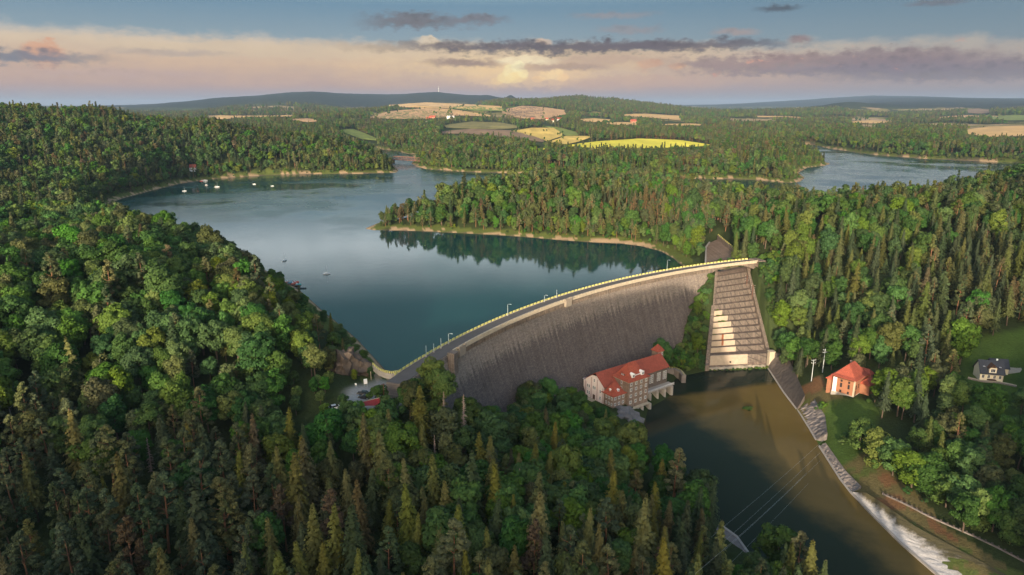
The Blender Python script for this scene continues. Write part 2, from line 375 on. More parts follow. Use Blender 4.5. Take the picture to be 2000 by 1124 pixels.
def paint_ground(x, y, z):
    c = np.empty(x.shape + (3,)); c[:] = FOREST
    def put(mask, col):
        mask = np.clip(mask, 0, 1)[..., None]; c[:] = c * (1 - mask) + np.array(col) * mask
    r = np.hypot(x, y)
    far = sstep(2200, 4200, r)
    n1 = fbm(x / 420, y / 420, 4, 21); n2 = fbm(x / 260 + 40, y / 330, 3, 33)
    put(far * (n1 > 0.10) * (z < 125) * (r < 16000), STRAW); put(far * (n1 < -0.13) * (n2 > 0.0) * (z < 110) * (r < 16000), MEADOW); put(far * (n1 > 0.19) * (z < 110), SANDY)
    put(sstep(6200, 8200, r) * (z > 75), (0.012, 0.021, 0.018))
    dl = sdf(lake_poly, x, y)
    rc = np.hypot(x - DAM_C[0], y - DAM_C[1]); th = np.arctan2(y - DAM_C[1], x - DAM_C[0])
    up = ~((rc < DAM_R) & (th > TH1 - R(3)) & (th < TH0))
    g = fbm(x / 14, y / 14, 4, 41); w = np.clip(r / 900, 0.7, 0.9)
    put((dl < 17 * w + g * 10) * up, (0.085, 0.105, 0.025)); put((dl < 10 * w) * (g > 0.05) * up, SANDY); put((dl < 3.4 * w + g * 5) * up, SANDY); put((dl < 1.0 * w) * up, (0.12, 0.09, 0.06))
    dr = sdf(river_poly, x, y); rz = (dr < 30) & (y < 330) & (x > 90) & (y > 60)
    put(rz * (dr < 19 + g * 8), (0.12, 0.098, 0.040)); put(rz * (dr < 20) * (g > 0.04), (0.085, 0.105, 0.028)); put(rz * (dr < 16) * (g < -0.14), SOIL)
    for k, poly in clearings:
        d = sdf(poly, x, y); put(1 - sstep(-1, 3, d + g * 8), MEADOW)
    put(1 - sstep(0, 6, sdf(pad_lot, x, y) + g * 6), GRAVEL)
    return c
GC = paint_ground(GX, GY, GZ)

def grid_mesh(name, X, Y, Z, C=None, mat=None, wrap=False):
    nr, nc = X.shape
    me = bpy.data.meshes.new(name)
    co = np.stack([X, Y, Z], -1).reshape(-1, 3).astype(np.float32)
    idx = np.arange(nr * nc).reshape(nr, nc)
    q = np.stack([idx[:-1, :-1], idx[:-1, 1:], idx[1:, 1:], idx[1:, :-1]], -1).reshape(-1, 4)[:, ::-1]
    me.vertices.add(len(co)); me.vertices.foreach_set('co', co.ravel())
    me.loops.add(q.size); me.loops.foreach_set('vertex_index', q.ravel().astype(np.int32))
    me.polygons.add(len(q)); me.polygons.foreach_set('loop_start', np.arange(0, q.size, 4, dtype=np.int32))
    me.polygons.foreach_set('use_smooth', np.ones(len(q), bool))
    if C is not None:
        a = me.attributes.new('tint', 'FLOAT_COLOR', 'POINT'); a.data.foreach_set('color', np.concatenate([C.reshape(-1, 3), np.ones((nr * nc, 1))], 1).astype(np.float32).ravel())
    me.update(); me.validate()
    if mat: me.materials.append(mat)
    o = bpy.data.objects.new(name, me); COL.objects.link(o); return o
def ground_fn(n):
    p = n.pos(); t = n.attr('tint', 'Color')
    a = n.noise(p, 0.05, 6, 0.7); b = n.noise(p, 0.9, 4, 0.7)
    k = a * 0.9 + b * 0.9 + 0.1
    return n.mix(1.0, t, n.vec(k, k, k), 'MULTIPLY'), n.bump(b, 0.8, 0.5)
M = {}
M['ground'] = material('ground', ground_fn, 0.95, 0.1)
tag(grid_mesh('ground', GX, GY, GZ, GC, M['ground']), kind='structure')

# ------------------------------------------------------------------ water
def water_mat(name, body, rip, scale, rough=0.03, spec=0.5, shadow_col=None, wind=0.0):
    def fn(n):
        p = n.pos()
        w = n.mapping(p, (1.0, 0.55, 1))
        h = n.noise(w, scale, 3, 0.6) + n.noise(p, scale * 0.18, 3, 0.5) * 1.2
        calm = n.noise(p, 0.006, 3, 0.5).smooth(0.35, 0.65)
        col = n.mix(n.noise(p, 0.02, 4, 0.6).smooth(0.3, 0.75), body[0], body[1])
        if shadow_col:        # shadow of the near wood painted into the body colour, brown water beyond
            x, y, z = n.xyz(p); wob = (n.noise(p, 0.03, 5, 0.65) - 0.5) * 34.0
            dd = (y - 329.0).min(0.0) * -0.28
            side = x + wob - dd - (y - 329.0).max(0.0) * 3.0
            col = n.mix(side.smooth(76.0, 98.0), shadow_col, col)
        bmp = n.node('ShaderNodeBump'); n.set(bmp.inputs['Height'], h * (calm * 0.6 + 0.5)); bmp.inputs['Strength'].default_value = rip; bmp.inputs['Distance'].default_value = 0.3
        return col, V(n.nt, bmp.outputs[0]), ((n.noise(p, 0.009, 4, 0.6).smooth(0.40, 0.60) * 0.7 + 0.3) * n.xyz(p)[1].smooth(430.0, 760.0) * wind) + rough
    m = material(name, fn, rough, spec); m.node_tree.nodes['Principled BSDF'].inputs['IOR'].default_value = 1.33
    return m
M['lake'] = water_mat('lake_water', ((0.006, 0.034, 0.034), (0.009, 0.048, 0.046)), 0.06, 0.8, 0.03, wind=0.26)
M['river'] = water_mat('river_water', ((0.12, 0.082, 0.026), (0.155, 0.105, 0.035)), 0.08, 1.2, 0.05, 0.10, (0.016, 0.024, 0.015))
def flat(name, poly, z, mat):
    from mathutils.geometry import tessellate_polygon
    tri = tessellate_polygon([[Vector((x, y, 0)) for x, y in poly]])
    b = MB(); b.v = [(x, y, z) for x, y in poly]
    for t in tri: b.f.append(list(t)); b.m.append(0)
    o = b.build(name, mat)
    for p in o.data.polygons:
        if p.normal.z < 0: p.flip()
    return o
def outset(poly, d):
    n = len(poly); out = []
    ar = sum(poly[i][0] * poly[(i + 1) % n][1] - poly[(i + 1) % n][0] * poly[i][1] for i in range(n)); sgn = 1 if ar > 0 else -1
    for i in range(n):
        a, b, c = Vector(poly[i - 1]), Vector(poly[i]), Vector(poly[(i + 1) % n])
        e = ((b - a).normalized() + (c - b).normalized()); e = e.normalized() if e.length > 1e-6 else (c - b).normalized()
        out.append((b.x + e.y * d * sgn, b.y - e.x * d * sgn))
    return out
# the lake sheet runs a little under its banks; the wall holds it back along the dam
lake_out = outset(lake_poly[:len(lake_poly) - 25], 3.0)
tag(flat('lake_water', lake_out + [dam_xy(TH0 + (TH1 - TH0) * i / 24, DAM_R - 2.0) for i in range(24, -1, -1)], LAKE, M['lake']), kind='structure')
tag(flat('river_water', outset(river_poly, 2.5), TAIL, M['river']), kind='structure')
# ------------------------------------------------------------------ masonry materials
def stone_fn(c1, c2, c3, sx, sz, shade_band=None, uv=True):
    def fn(n):
        c = n.coord('UV' if uv else 'Object')
        k = n.node('ShaderNodeTexBrick'); n.set(k.inputs['Vector'], n.mapping(c, (sx, sz, sz)))
        for i, q in enumerate((c1, c2, c3)): n.set(k.inputs[i + 1], (*q, 1))
        k.inputs['Scale'].default_value = 1.0; k.inputs['Mortar Size'].default_value = 0.03; k.inputs['Bias'].default_value = -0.1
        k.inputs['Brick Width'].default_value = 0.9; k.inputs['Row Height'].default_value = 0.45
        col = V(n.nt, k.outputs[0])
        b = n.noise(c, 0.9, 6, 0.75); f = n.noise(c, 0.12, 5, 0.6)
        s = n.noise(n.mapping(c, (0.55, 0.018, 1)), 1.0, 4, 0.6)           # runs of water down the face
        g = (b * 1.1 + f * 0.5 + s * 0.9 - 0.3)
        col = n.mix(1.0, col, n.vec(g, g, g), 'MULTIPLY')
        if shade_band:  # hillside shade on the lower face, painted into the masonry colour
            z = n.xyz(n.pos())[2]
            d = (z + (s - 0.5) * 16.0 + (b - 0.5) * 6.0).smooth(shade_band[0], shade_band[1])
            col = n.mix(d, n.mix(1.0, col, shade_band[2], 'MULTIPLY'), col)
        return col, n.bump(b + V(n.nt, k.outputs[1]) * -0.5, 0.9, 0.35)
    return fn
M['dam'] = material('dam_masonry', stone_fn((0.31, 0.255, 0.21), (0.21, 0.178, 0.155), (0.105, 0.094, 0.086), 0.8, 0.8, (-7.0, -1.0, (0.54, 0.54, 0.58))), 0.9, 0.2)
M['masonry'] = material('old_masonry', stone_fn((0.24, 0.19, 0.15), (0.16, 0.13, 0.11), (0.08, 0.07, 0.06), 0.9, 0.9, None, False), 0.9, 0.2)
M['ashlar'] = weathered('pale_ashlar', (0.42, 0.36, 0.27), 0.45, 0.6, 0.9, 0.2, bump=0.05)
M['bastion'] = weathered('bastion_stone', (0.26, 0.22, 0.175), 0.4, 0.8, 0.9, 0.2, bump=0.05)
M['asphalt'] = weathered('worn_asphalt', (0.105, 0.098, 0.095), 0.4, 0.25, 0.9, 0.2)
M['yellow'] = weathered('faded_yellow_paint', (0.56, 0.52, 0.16), 0.35, 0.8, 0.7, 0.3)
M['steel'] = weathered('galvanised_steel', (0.42, 0.46, 0.47), 0.15, 1.0, 0.5, 0.5, 0.3)
M['newcon'] = weathered('new_concrete', (0.37, 0.30, 0.225), 0.5, 0.5, 0.85, 0.2)
M['concrete'] = weathered('grey_concrete', (0.33, 0.30, 0.265), 0.4, 0.4, 0.9, 0.2, bump=0.05)

def uv_from(o, fn):
    me = o.data; uv = me.uv_layers.new(name='UVMap')
    co = np.empty(len(me.vertices) * 3); me.vertices.foreach_get('co', co); co = co.reshape(-1, 3)
    li = np.empty(len(me.loops), np.int32); me.loops.foreach_get('vertex_index', li)
    uv.data.foreach_set('uv', np.stack(fn(co), -1)[li].astype(np.float32).ravel())

# ------------------------------------------------------------------ the dam
dam = empty('masonry_dam', (0, 0, 0), 0, 'long curved stone dam holding back the lake, dark streaked face and pale top', 'dam')
TH_S = R(117.9)                                        # where the wall ends and the bridge over the spillway begins
def off(d): return 7.6 + (0.30 * (d - 2.5) + 0.0026 * (d - 2.5) ** 2 if d > 2.5 else 0.0)
def arc_sections(t0, t1, n, prof): return [[(*dam_xy(t0 + (t1 - t0) * i / n, r), z) for r, z in prof] for i in range(n + 1)]
deps = [0.2, 2.5] + list(np.linspace(5, 54, 22))
prof = [(DAM_R - off(d), CREST - d) for d in deps]
prof = [(DAM_R - 0.4, CREST - 0.2)] + prof + [(DAM_R + 1.5, CREST - 54), (DAM_R + 0.4, -12)]
wall = MB().sweep(arc_sections(TH0 + R(1.2), TH_S, 220, prof)).build('wall', M['dam'], dam)
uv_from(wall, lambda c: (np.arctan2(c[:, 1] - DAM_C[1], c[:, 0] - DAM_C[0]) * -340.0, c[:, 2] * 1.12))
def arc_ring(name, mat, t0, t1, n, prof): return MB().sweep(arc_sections(t0, t1, n, prof)).build(name, mat, dam)
def rect(r0, r1, z0, z1): return [(r0, z0), (r1, z0), (r1, z1), (r0, z1)]
arc_ring('roadway', M['asphalt'], TH0 + R(1.2), TH1, 220, rect(DAM_R - 7.2, DAM_R - 0.5, CREST - 0.22, CREST + 0.02))
arc_ring('cornice', M['ashlar'], TH0 - R(4.2), TH1, 220, [(DAM_R - 7.0, CREST - 1.0), (DAM_R - 8.0, CREST - 0.75), (DAM_R - 8.55, CREST - 0.55), (DAM_R - 8.55, CREST - 0.1), (DAM_R - 7.2, CREST - 0.1)])
# corbel frieze of little arches under the cornice
b = MB(); nfr = 200; b.sweep(arc_sections(TH0 - R(4.2), TH_S + R(0.2), 200, rect(DAM_R - 8.05, DAM_R - 7.0, CREST - 1.45, CREST - 1.003)))
for i in range(nfr):
    th = TH0 - R(4.3) + (TH_S - TH0 + R(4.3)) * (i + 0.5) / nfr
    b.box((*dam_xy(th, DAM_R - 7.75), CREST - 2.2), (0.9, 0.5, 1.5), th)
b.build('frieze', M['masonry'], dam)
# downstream parapet: plinth, stone piers and a cap
b = MB(); t0p, t1p = TH0 - R(5.0), TH1
b.sweep(arc_sections(t0p, t1p, 220, rect(DAM_R - 8.3, DAM_R - 7.75, CREST - 0.1, CREST + 0.30)))
npier = 104
for i in range(npier):
    th = t0p + (t1p - t0p) * i / (npier - 1)
    b.box((*dam_xy(th, DAM_R - 8.03), CREST + 0.66), (0.55, 1.75, 0.75), th)
    b.box((*dam_xy(th, DAM_R - 8.03), CREST + 1.09), (0.8, 1.95, 0.13), th)
b.sweep(arc_sections(t0p, t1p, 220, rect(DAM_R - 8.12, DAM_R - 7.94, CREST + 0.62, CREST + 0.74)))
b.build('parapet', M['ashlar'], dam)
# upstream railing: yellow posts and rails
b = MB(); t0r = TH0 + R(0.3)
arc_ring('kerb', M['concrete'], t0r, TH1, 220, rect(DAM_R - 0.55, DAM_R - 0.15, CREST - 0.1, CREST + 0.26))
for zz in (0.50, 0.92): b.sweep(arc_sections(t0r, TH1, 220, rect(DAM_R - 0.40, DAM_R - 0.32, CREST + zz, CREST + zz + 0.07)))
nr_ = 101
for i in range(nr_):
    th = t0r + (TH1 - t0r) * (i + .5) / nr_
    b.box((*dam_xy(th, DAM_R - 0.36), CREST + 0.66), (0.22, 1.65, 0.84), th)
b.build('railing', M['yellow'], dam)
# stone bays where the parapet steps forward
def th_at_px(px):
    lo, hi = TH1, TH0
    for _ in range(40):
        m = (lo + hi) / 2; x, y = dam_xy(m, DAM_R)
        if proj(x, y, CREST)[0] > px: lo = m
        else: hi = m
    return lo
for px in (1083, 866):
    th = th_at_px(px) ; b = MB()
    b.box((*dam_xy(th, DAM_R - 8.6), CREST - 1.2), (2.0, 4.6, 3.0), th); b.box((*dam_xy(th, DAM_R - 9.52), CREST + 0.75), (0.22, 4.8, 0.9), th)
    for s in (-1, 1): b.box((*dam_xy(th + s * 2.6 / DAM_R, DAM_R - 9.0), CREST + 1.35), (1.4, 0.5, 0.5), th)
    b.build('bastion', M['bastion'], dam)
# stair turret by the near end, brick-red
th = th_at_px(845); b = MB().box((*dam_xy(th, DAM_R - 9.6), CREST - 3.5), (3.0, 3.2, 9.0), th)
b.box((*dam_xy(th, DAM_R - 9.6), CREST + 1.15), (3.4, 3.6, 0.3), th); b.build('stair_turret', M['masonry'], dam)
# arch over the spillway
secs = []
for i in range(31):
    t = i / 30; th = TH_S + R(0.25) + (TH1 - TH_S - R(0.25)) * t
    zb = CREST - 1.0 - 4.2 * abs(2 * t - 1) ** 2.3
    secs.append([(*dam_xy(th, r), z) for r, z in rect(DAM_R - 7.6, DAM_R - 0.6, zb, CREST - 0.225)])
MB().sweep(secs).build('arch', M['masonry'], dam)
b = MB(); x, y = dam_xy(TH1 - R(0.7), DAM_R - 4)
b.box((x, y, CREST - 6), (9.0, 5.6, 13.0), TH1); b.build('abutment', M['masonry'], dam)

# lamps and bare poles along the upstream edge
def lamp_post(px, h, label, arm=True, th=None):
    th = th_at_px(px) if th is None else th; x, y = dam_xy(th, DAM_R - 1.1)
    t = empty('lamp_post' if arm else 'flag_pole', (x, y, CREST), th, label, 'lamp post' if arm else 'pole', 'posts along the dam crest')
    MB().tube([(0, 0, -0.05), (0, 0, h * 0.55), (0, 0, h)], [0.13, 0.10, 0.07], 8).build('pole', M['steel'], t)
    MB().box((0, 0, 0.13), (0.45, 0.45, 0.3)).build('footing', M['concrete'], t)
    if arm:
        MB().tube([(0, 0, h - 0.1), (-0.5, 0, h + 0.35), (-1.3, 0, h + 0.45)], 0.06, 6).build('arm', M['steel'], t)
        MB().box((-1.65, 0, h + 0.44), (0.9, 0.34, 0.16)).build('lamp_head', M['steel'], t)
    else: MB().tube([(0, 0, h), (0, 0, h + 0.18)], [0.12, 0.03], 8).build('finial', M['steel'], t)
lamp_post(828, 4.6, 'tall bare pole at the car park end of the dam railing', False)
lamp_post(843, 3.6, 'short thin pole second along the railing from the car park', False)
lamp_post(857, 4.2, 'thin pole third along the railing from the car park', False)
lamp_post(872, 4.4, 'lamp post with curved arm closest to the car park end')
lamp_post(988, 5.6, 'tall lamp post with arm midway between the car park and the stone bay')
lamp_post(1060, 3.4, 'small lamp post just before the stone bay on the crest')
lamp_post(1084, 4.2, 'slim pole beside the stone bay on the crest', False)
lamp_post(1300, 6.6, 'tall lamp post near the spillway end of the dam')

# ------------------------------------------------------------------ stepped spillway
spill = empty('stepped_spillway', (0, 0, 0), 0, 'stepped stone spillway descending beside the dam into the brown pool', 'spillway')
def sl(s): return Vector((129.8 - 16.5 * s, 418.5 - 51.0 * s, 0))
def sr(s): return Vector((151.8 - 3.1 * s, 431.5 - 59.5 * s, 0))
NS = 13; S_AP = 0.86
def step_z(k): return 0.5 - 35.5 * k / NS            # tread level after k risers
b = MB(); uvs = []
def row(s, z, n=9):
    a, c = sl(s), sr(s); return [(a.x + (c.x - a.x) * i / n, a.y + (c.y - a.y) * i / n, z) for i in range(n + 1)]
secs = [row(-0.12, 2.0), row(-0.10, 2.3), row(-0.05, 2.0), row(0.0, 0.5)]
for k in range(NS):
    s0, s1 = S_AP * k / NS, S_AP * (k + 1) / NS
    z0, z1 = step_z(k), step_z(k + 1)
    secs += [row(s0 + (s1 - s0) * 0.72, z0 - 0.35), row(s0 + (s1 - s0) * 0.72 + 0.0001, z0 - 0.05), row(s0 + (s1 - s0) * 0.86, z1 - 0.1), row(s1, z1)]
secs += [row(0.93, step_z(NS) - 0.3), row(0.945, step_z(NS) - 0.5), row(0.99, -41.0), row(1.0, -41.2), row(1.02, -43.5)]
bed = b.strip(secs).build('step_bed', material('spillway_stone', stone_fn((0.17, 0.13, 0.105), (0.13, 0.10, 0.085), (0.07, 0.055, 0.05), 0.5, 0.5, None, False), 0.9, 0.2), spill)
# cast strips along each step edge, pale where they were renewed
def lerp_row(s, z, f0, f1, up=0.0):
    a, c = sl(s), sr(s); p, q = a.lerp(c, f0), a.lerp(c, f1); return [(p.x, p.y, z + up), (q.x, q.y, z + up)]
M['step_edge'] = material('step_facing', stone_fn((0.165, 0.135, 0.112), (0.125, 0.102, 0.086), (0.07, 0.06, 0.052), 0.5, 0.35, None, False), 0.9, 0.2)
def facing(k, f0, f1, name, mat, lift, label=None):
    s0, s1 = S_AP * k / NS, S_AP * (k + 1) / NS; z0, z1 = step_z(k), step_z(k + 1)
    sa = s0 + (s1 - s0) * 0.60; sb = s0 + (s1 - s0) * 0.74; sc = s0 + (s1 - s0) * 0.90
    d = 0.02 + lift
    pr = [(sa, z0 - 0.28 + d), (sb, z0 + 0.02 + d), (sb + 0.003 + lift * .01, z0 + 0.0 + d), (sc + 0.002 + lift * .012, z1 + 0.25), (sc, z1 - 0.3), (sa, z0 - 0.9)]
    nn = max(2, int((f1 - f0) * 12)); secs = []
    for i in range(nn + 1):
        f = f0 + (f1 - f0) * i / nn
        secs.append([lerp_row(s, z, f, f)[0] for s, z in pr])
    o = MB().sweep(secs).build(name, mat, spill)
    if label: o['label'] = label
fr = {6: 0.20, 7: 0.33, 8: 0.40, 9: 0.43, 10: 0.44, 11: 0.46, 12: 0.47}
for k in range(NS):
    f = fr.get(k, 0.0)
    facing(k, max(f, 0.006) + 0.001, 0.994, 'step_edge', M['step_edge'], 0.0)
    if f: facing(k, 0.006, f, 'renewed_edge', M['newcon'], 0.12, 'pale new concrete step edge')
# apron at the foot
def apron(f0, f1, name, mat, lift, label=None):
    pr = [(0.93, step_z(NS) - 0.2), (0.95 + lift * .01, step_z(NS) - 0.25 + lift), (0.985 + lift * .012, -40.6), (0.985, -41.6), (0.93, -38.5)]
    secs = [[lerp_row(s, z, f0 + (f1 - f0) * i / 10, 0)[0] for s, z in pr] for i in range(11)]
    o = MB().sweep(secs).build(name, mat, spill)
    if label: o['label'] = label
apron(0.66, 0.99, 'apron', M['step_edge'], 0.0); apron(0.01, 0.659, 'renewed_apron', M['newcon'], 0.1, 'pale new concrete apron slab')
b = MB(); secs = [[(p.x, p.y, z) for p, z in ((sl(1.0).lerp(sr(1.0), f), -41.0 + random.uniform(-.2, .2)), (sl(1.03).lerp(sr(1.03), f) + Vector((0, random.uniform(-1.5, .5), 0)), -41.3 + random.uniform(-.3, .3)), (sl(1.05).lerp(sr(1.05), f), -43.5), (sl(1.0).lerp(sr(1.0), f), -43.5))] for f in np.linspace(0.0, 1.0, 24)]
b.sweep(secs).build('foot_sill', M['ashlar'], spill)
b = MB().box((*(sl(0.972).lerp(sr(0.972), 0.36)).to_tuple()[:2], -38.9), (0.9, 0.7, 0.9)); b.build('drain_hole', weathered('dark_hole', (0.02, 0.015, 0.012)), spill)
# side walls follow the steps
def side_wall(f, w, h, s_end, name='side_wall'):
    secs = []
    for i in range(40):
        s = -0.06 + (s_end + 0.06) * i / 39; p = f(s); z = 0.5 - 41.3 * max(s, 0)
        z = max(z, -41.0); e = (sr(s) - sl(s)).normalized() * w
        p2 = p + e; hh = h + (0.8 if s < 0.05 else 0)
        secs.append([(p.x, p.y, z - 6), (p.x, p.y, z + hh), (p2.x, p2.y, z + hh), (p2.x, p2.y, z - 6)])
    return MB().sweep(secs).build(name, M['masonry'], spill)
side_wall(sl, -2.2, 2.4, 1.06); side_wall(sr, 2.0, 4.2, 1.0)
b = MB(); e = sr(1.0); b.box((e.x + 0.8, e.y - 1.6, -37.5), (3.0, 3.0, 10.5), 0.1); b.box((e.x + 0.8, e.y - 1.6, -32.2), (3.5, 3.5, 0.4), 0.1); b.build('end_pier', M['ashlar'], spill)
# rust streak on the new concrete
k = 10; pts = []
pr = []
for k in (10, 11):
    s0, s1 = S_AP * k / NS, S_AP * (k + 1) / NS; sb = s0 + (s1 - s0) * 0.74; sc = s0 + (s1 - s0) * 0.90
    pr += [(sb - 0.008, step_z(k) + 0.20), (sb + 0.0065, step_z(k) + 0.2), (sc + 0.0065, step_z(k + 1) + 0.3)]
secs = [[lerp_row(s, z, f, f)[0] for s, z in pr + [(q - 0.02, z - 0.5) for q, z in pr[::-1]]] for f in (0.20, 0.225, 0.24)]
MB().sweep(secs).build('rust_stain', weathered('rust', (0.20, 0.07, 0.03), 0.4, 1.0), spill)
# intake basin behind the bridge
bp = poly_px([(1378, 514), (1379, 483), (1386, 474), (1402, 467), (1446, 505)], 2.5)
b = MB().prism(bp, 0.8, 2.25); b.build('basin_floor', material('basin_paving', stone_fn((0.27, 0.18, 0.145), (0.21, 0.145, 0.12), (0.15, 0.16, 0.055), 0.45, 0.45, None, False), 0.9, 0.2), spill)
def wall_along(pts, w, z0, z1, mat, name, parent):
    secs = []
    n = len(pts)
    for i in range(n):
        a, c = Vector(pts[max(i - 1, 0)]), Vector(pts[min(i + 1, n - 1)]); d = (c - a).normalized(); p = Vector(pts[i]); q = Vector((-d.y, d.x)) * w / 2
        za = z0[i] if hasattr(z0, '__len__') else z0; zb = z1[i] if hasattr(z1, '__len__') else z1
        secs.append([(p.x - q.x, p.y - q.y, za), (p.x - q.x, p.y - q.y, zb), (p.x + q.x, p.y + q.y, zb), (p.x + q.x, p.y + q.y, za)])
    return MB().sweep(secs).build(name, mat, parent)
wall_along(bp[:3], 1.0, 0, 3.1, M['concrete'], 'basin_wall', spill)
wall_along(bp[3:5], 1.4, 0, 5.4, M['masonry'], 'basin_wall', spill)
pe = [Vector(bp[3]), Vector(bp[4])]; b = MB()
for i in range(15):
    p = pe[0].lerp(pe[1], i / 14); b.box((p.x, p.y, 5.9), (0.25, 0.25, 1.1))
b.bar((*pe[0], 6.3), (*pe[1], 6.3), 0.16, 0.16); b.build('guard_rail', M['yellow'], spill)

# ------------------------------------------------------------------ river walls and revetments (each its own thing)
def subdiv(pts, n=4):
    out = []
    for a, c in zip(pts[:-1], pts[1:]): out += [tuple(np.array(a) + (np.array(c) - np.array(a)) * i / n) for i in range(n)]
    return out + [pts[-1]]
def revet(name, low, high, zl, zh, mat, label, thick=1.2, rough=0.25, rows=6):
    n = 40
    def rs(p):
        p = np.array(p, float); L = np.concatenate([[0], np.cumsum(np.hypot(*np.diff(p, axis=0).T))]); q = np.linspace(0, L[-1], n)
        return np.stack([np.interp(q, L, p[:, i]) for i in range(2)], 1)
    lo, hi = rs(low), rs(high); t = empty(name, (lo[n // 2][0], lo[n // 2][1], zl), 0, label, 'embankment')
    secs = []
    for i in range(n):
        sec = []
        for j in range(rows + 1):
            f = j / rows; p = lo[i] * (1 - f) + hi[i] * f; z = zl + (zh - zl) * f + random.uniform(-rough, rough) * (0 < j < rows)
            sec.append((p[0] - t.location.x, p[1] - t.location.y, z - zl))
        sec += [(sec[-1][0], sec[-1][1], sec[-1][2] - thick - 2), (sec[0][0], sec[0][1], sec[0][2] - thick - 1)]
        secs.append(sec)
    MB().sweep(secs).build('facing', mat, t)
    secs = [[(lo[i][0] - t.location.x + a, lo[i][1] - t.location.y + b2, z) for a, b2, z in ((-.5, -.3, -1.5), (-.5, -.3, .35), (.2, .3, .45), (.2, .3, -1.5))] for i in range(n)]
    MB().sweep(secs).build('kerb', M['concrete'], t)
    return t
M['rubble'] = weathered('rubble_stone', (0.19, 0.165, 0.15), 0.9, 0.5, 0.9, 0.2, bump=0.3)
M['darkstone'] = weathered('dark_wet_masonry', (0.085, 0.07, 0.06), 0.7, 0.5, 0.8, 0.3, bump=0.2)
def pale_slope(n):
    c = n.pos(); s = n.noise(n.mapping(c, (0.35, 0.35, 0.1)), 1.0, 6, 0.7); f = n.noise(c, 2.2, 4, 0.7)
    z = n.xyz(c)[2]; d = (z + (s - 0.5) * 5.0).smooth(-40.6, -38.4)
    col = n.mix(d, (0.50, 0.47, 0.44), (0.075, 0.066, 0.034)); g = s * 0.8 + f * 0.9 + 0.1
    return n.mix(1.0, col, n.vec(g, g, g), 'MULTIPLY'), n.bump(f, 0.6, 0.2)
M['pale'] = material('pale_concrete_slope', pale_slope, 0.9, 0.2)
revet('stone_embankment', poly_px([(1500, 720), (1512, 738), (1530, 766), (1556, 800)], TAIL), poly_px([(1506, 690), (1528, 694), (1545, 712), (1572, 775)], -34), TAIL, -33.2, M['darkstone'], 'dark curved stone wing wall at the foot of the spillway', rows=8)
revet('stone_embankment', poly_px([(1558, 801), (1580, 836), (1594, 860)], TAIL), poly_px([(1590, 782), (1611, 815), (1616, 850)], -37), TAIL, -36.2, M['rubble'], 'rubble stone bank with pale debris below the orange house', rough=0.5)
revet('stone_embankment', poly_px([(1600, 872), (1640, 935), (1662, 963)], TAIL), poly_px([(1612, 866), (1652, 922), (1682, 952)], -40), TAIL, -39.6, M['rubble'], 'low weedy stone bank between rubble bank and pale slope', rough=0.4)
revet('stone_embankment', poly_px([(1662, 963), (1700, 1003), (1760, 1063), (1830, 1124), (1890, 1185)], TAIL), poly_px([(1690, 968), (1716, 984), (1786, 1034), (1905, 1098), (2030, 1165)], -38.5), TAIL + 0.3, -37.3, M['pale'], 'pale washed concrete slope along the brown river', rough=0.12, rows=10)
revet('stone_embankment', poly_px([(1404, 1024), (1440, 1050), (1466, 1086), (1470, 1100)], TAIL), poly_px([(1396, 1040), (1404, 1078), (1425, 1104), (1440, 1130)], -38.5), TAIL, -38.5, M['rubble'], 'grey stone slab bank beside the conifers on the near shore', rough=0.1)
# low wall along the riverside track
pts = [march([x], [y])for x, y in ((1724, 966), (1760, 982), (1800, 1003), (1850, 1026), (1900, 1048), (1950, 1072), (2000, 1098), (2060, 1130))]
pts = subdiv([(float(a[0]), float(c[0])) for a, c in pts], 4); zz = [H(*p) for p in pts]
rw = empty('boundary_wall', (*pts[0], zz[0]), 0, 'low stone wall with posts running along the riverside track', 'wall')
o = wall_along(pts, 0.5, [z - 1 for z in zz], [z + 0.5 for z in zz], M['rubble'], 'wall', rw); o.matrix_parent_inverse = Matrix.Translation(-rw.location)
b = MB()
for p, z in zip(pts, zz): b.box((p[0] - pts[0][0], p[1] - pts[0][1], z + 0.5 - zz[0]), (0.45, 0.45, 1.15), 0.4)
b.build('post_row', M['darkstone'], rw)
# ------------------------------------------------------------------ buildings
def tiles(c1, c2, sc=1.0):
    def fn(n):
        c = n.coord('Object'); k = n.node('ShaderNodeTexBrick'); n.set(k.inputs['Vector'], n.mapping(c, (1.6 * sc, 1.6 * sc, 2.2 * sc)))
        n.set(k.inputs[1], (*c1, 1)); n.set(k.inputs[2], (*c2, 1)); n.set(k.inputs[3], tuple(q * 0.5 for q in c1) + (1,))
        k.inputs['Mortar Size'].default_value = 0.04
        a = n.noise(c, 0.35, 5, 0.7); b = n.noise(c, 3.0, 3); g = a * 1.0 + b * 0.5 + 0.25
        return n.mix(1.0, V(n.nt, k.outputs[0]), n.vec(g, g, g), 'MULTIPLY'), n.bump(b, 0.4, 0.1)
    return fn
M['red_tile'] = material('red_tiles', tiles((0.36, 0.088, 0.052), (0.28, 0.068, 0.044)), 0.8, 0.25)
M['old_tile'] = material('weathered_red_tiles', tiles((0.42, 0.10, 0.055), (0.30, 0.075, 0.05)), 0.85, 0.2)
M['slate'] = material('dark_slate', tiles((0.045, 0.05, 0.062), (0.035, 0.038, 0.048)), 0.6, 0.4)
M['wall_stone'] = material('brown_stone_wall', stone_fn((0.31, 0.225, 0.165), (0.22, 0.16, 0.125), (0.15, 0.12, 0.10), 1.2, 1.2, None, False), 0.9, 0.2)
M['plaster'] = weathered('pinkish_white_plaster', (0.80, 0.69, 0.64), 0.10, 0.8, 0.85, 0.2)
M['pilaster'] = weathered('dull_pink_pilaster', (0.55, 0.40, 0.36), 0.15, 0.8)
M['orange'] = weathered('orange_plaster', (0.30, 0.135, 0.075), 0.35, 0.5, 0.85, 0.2)
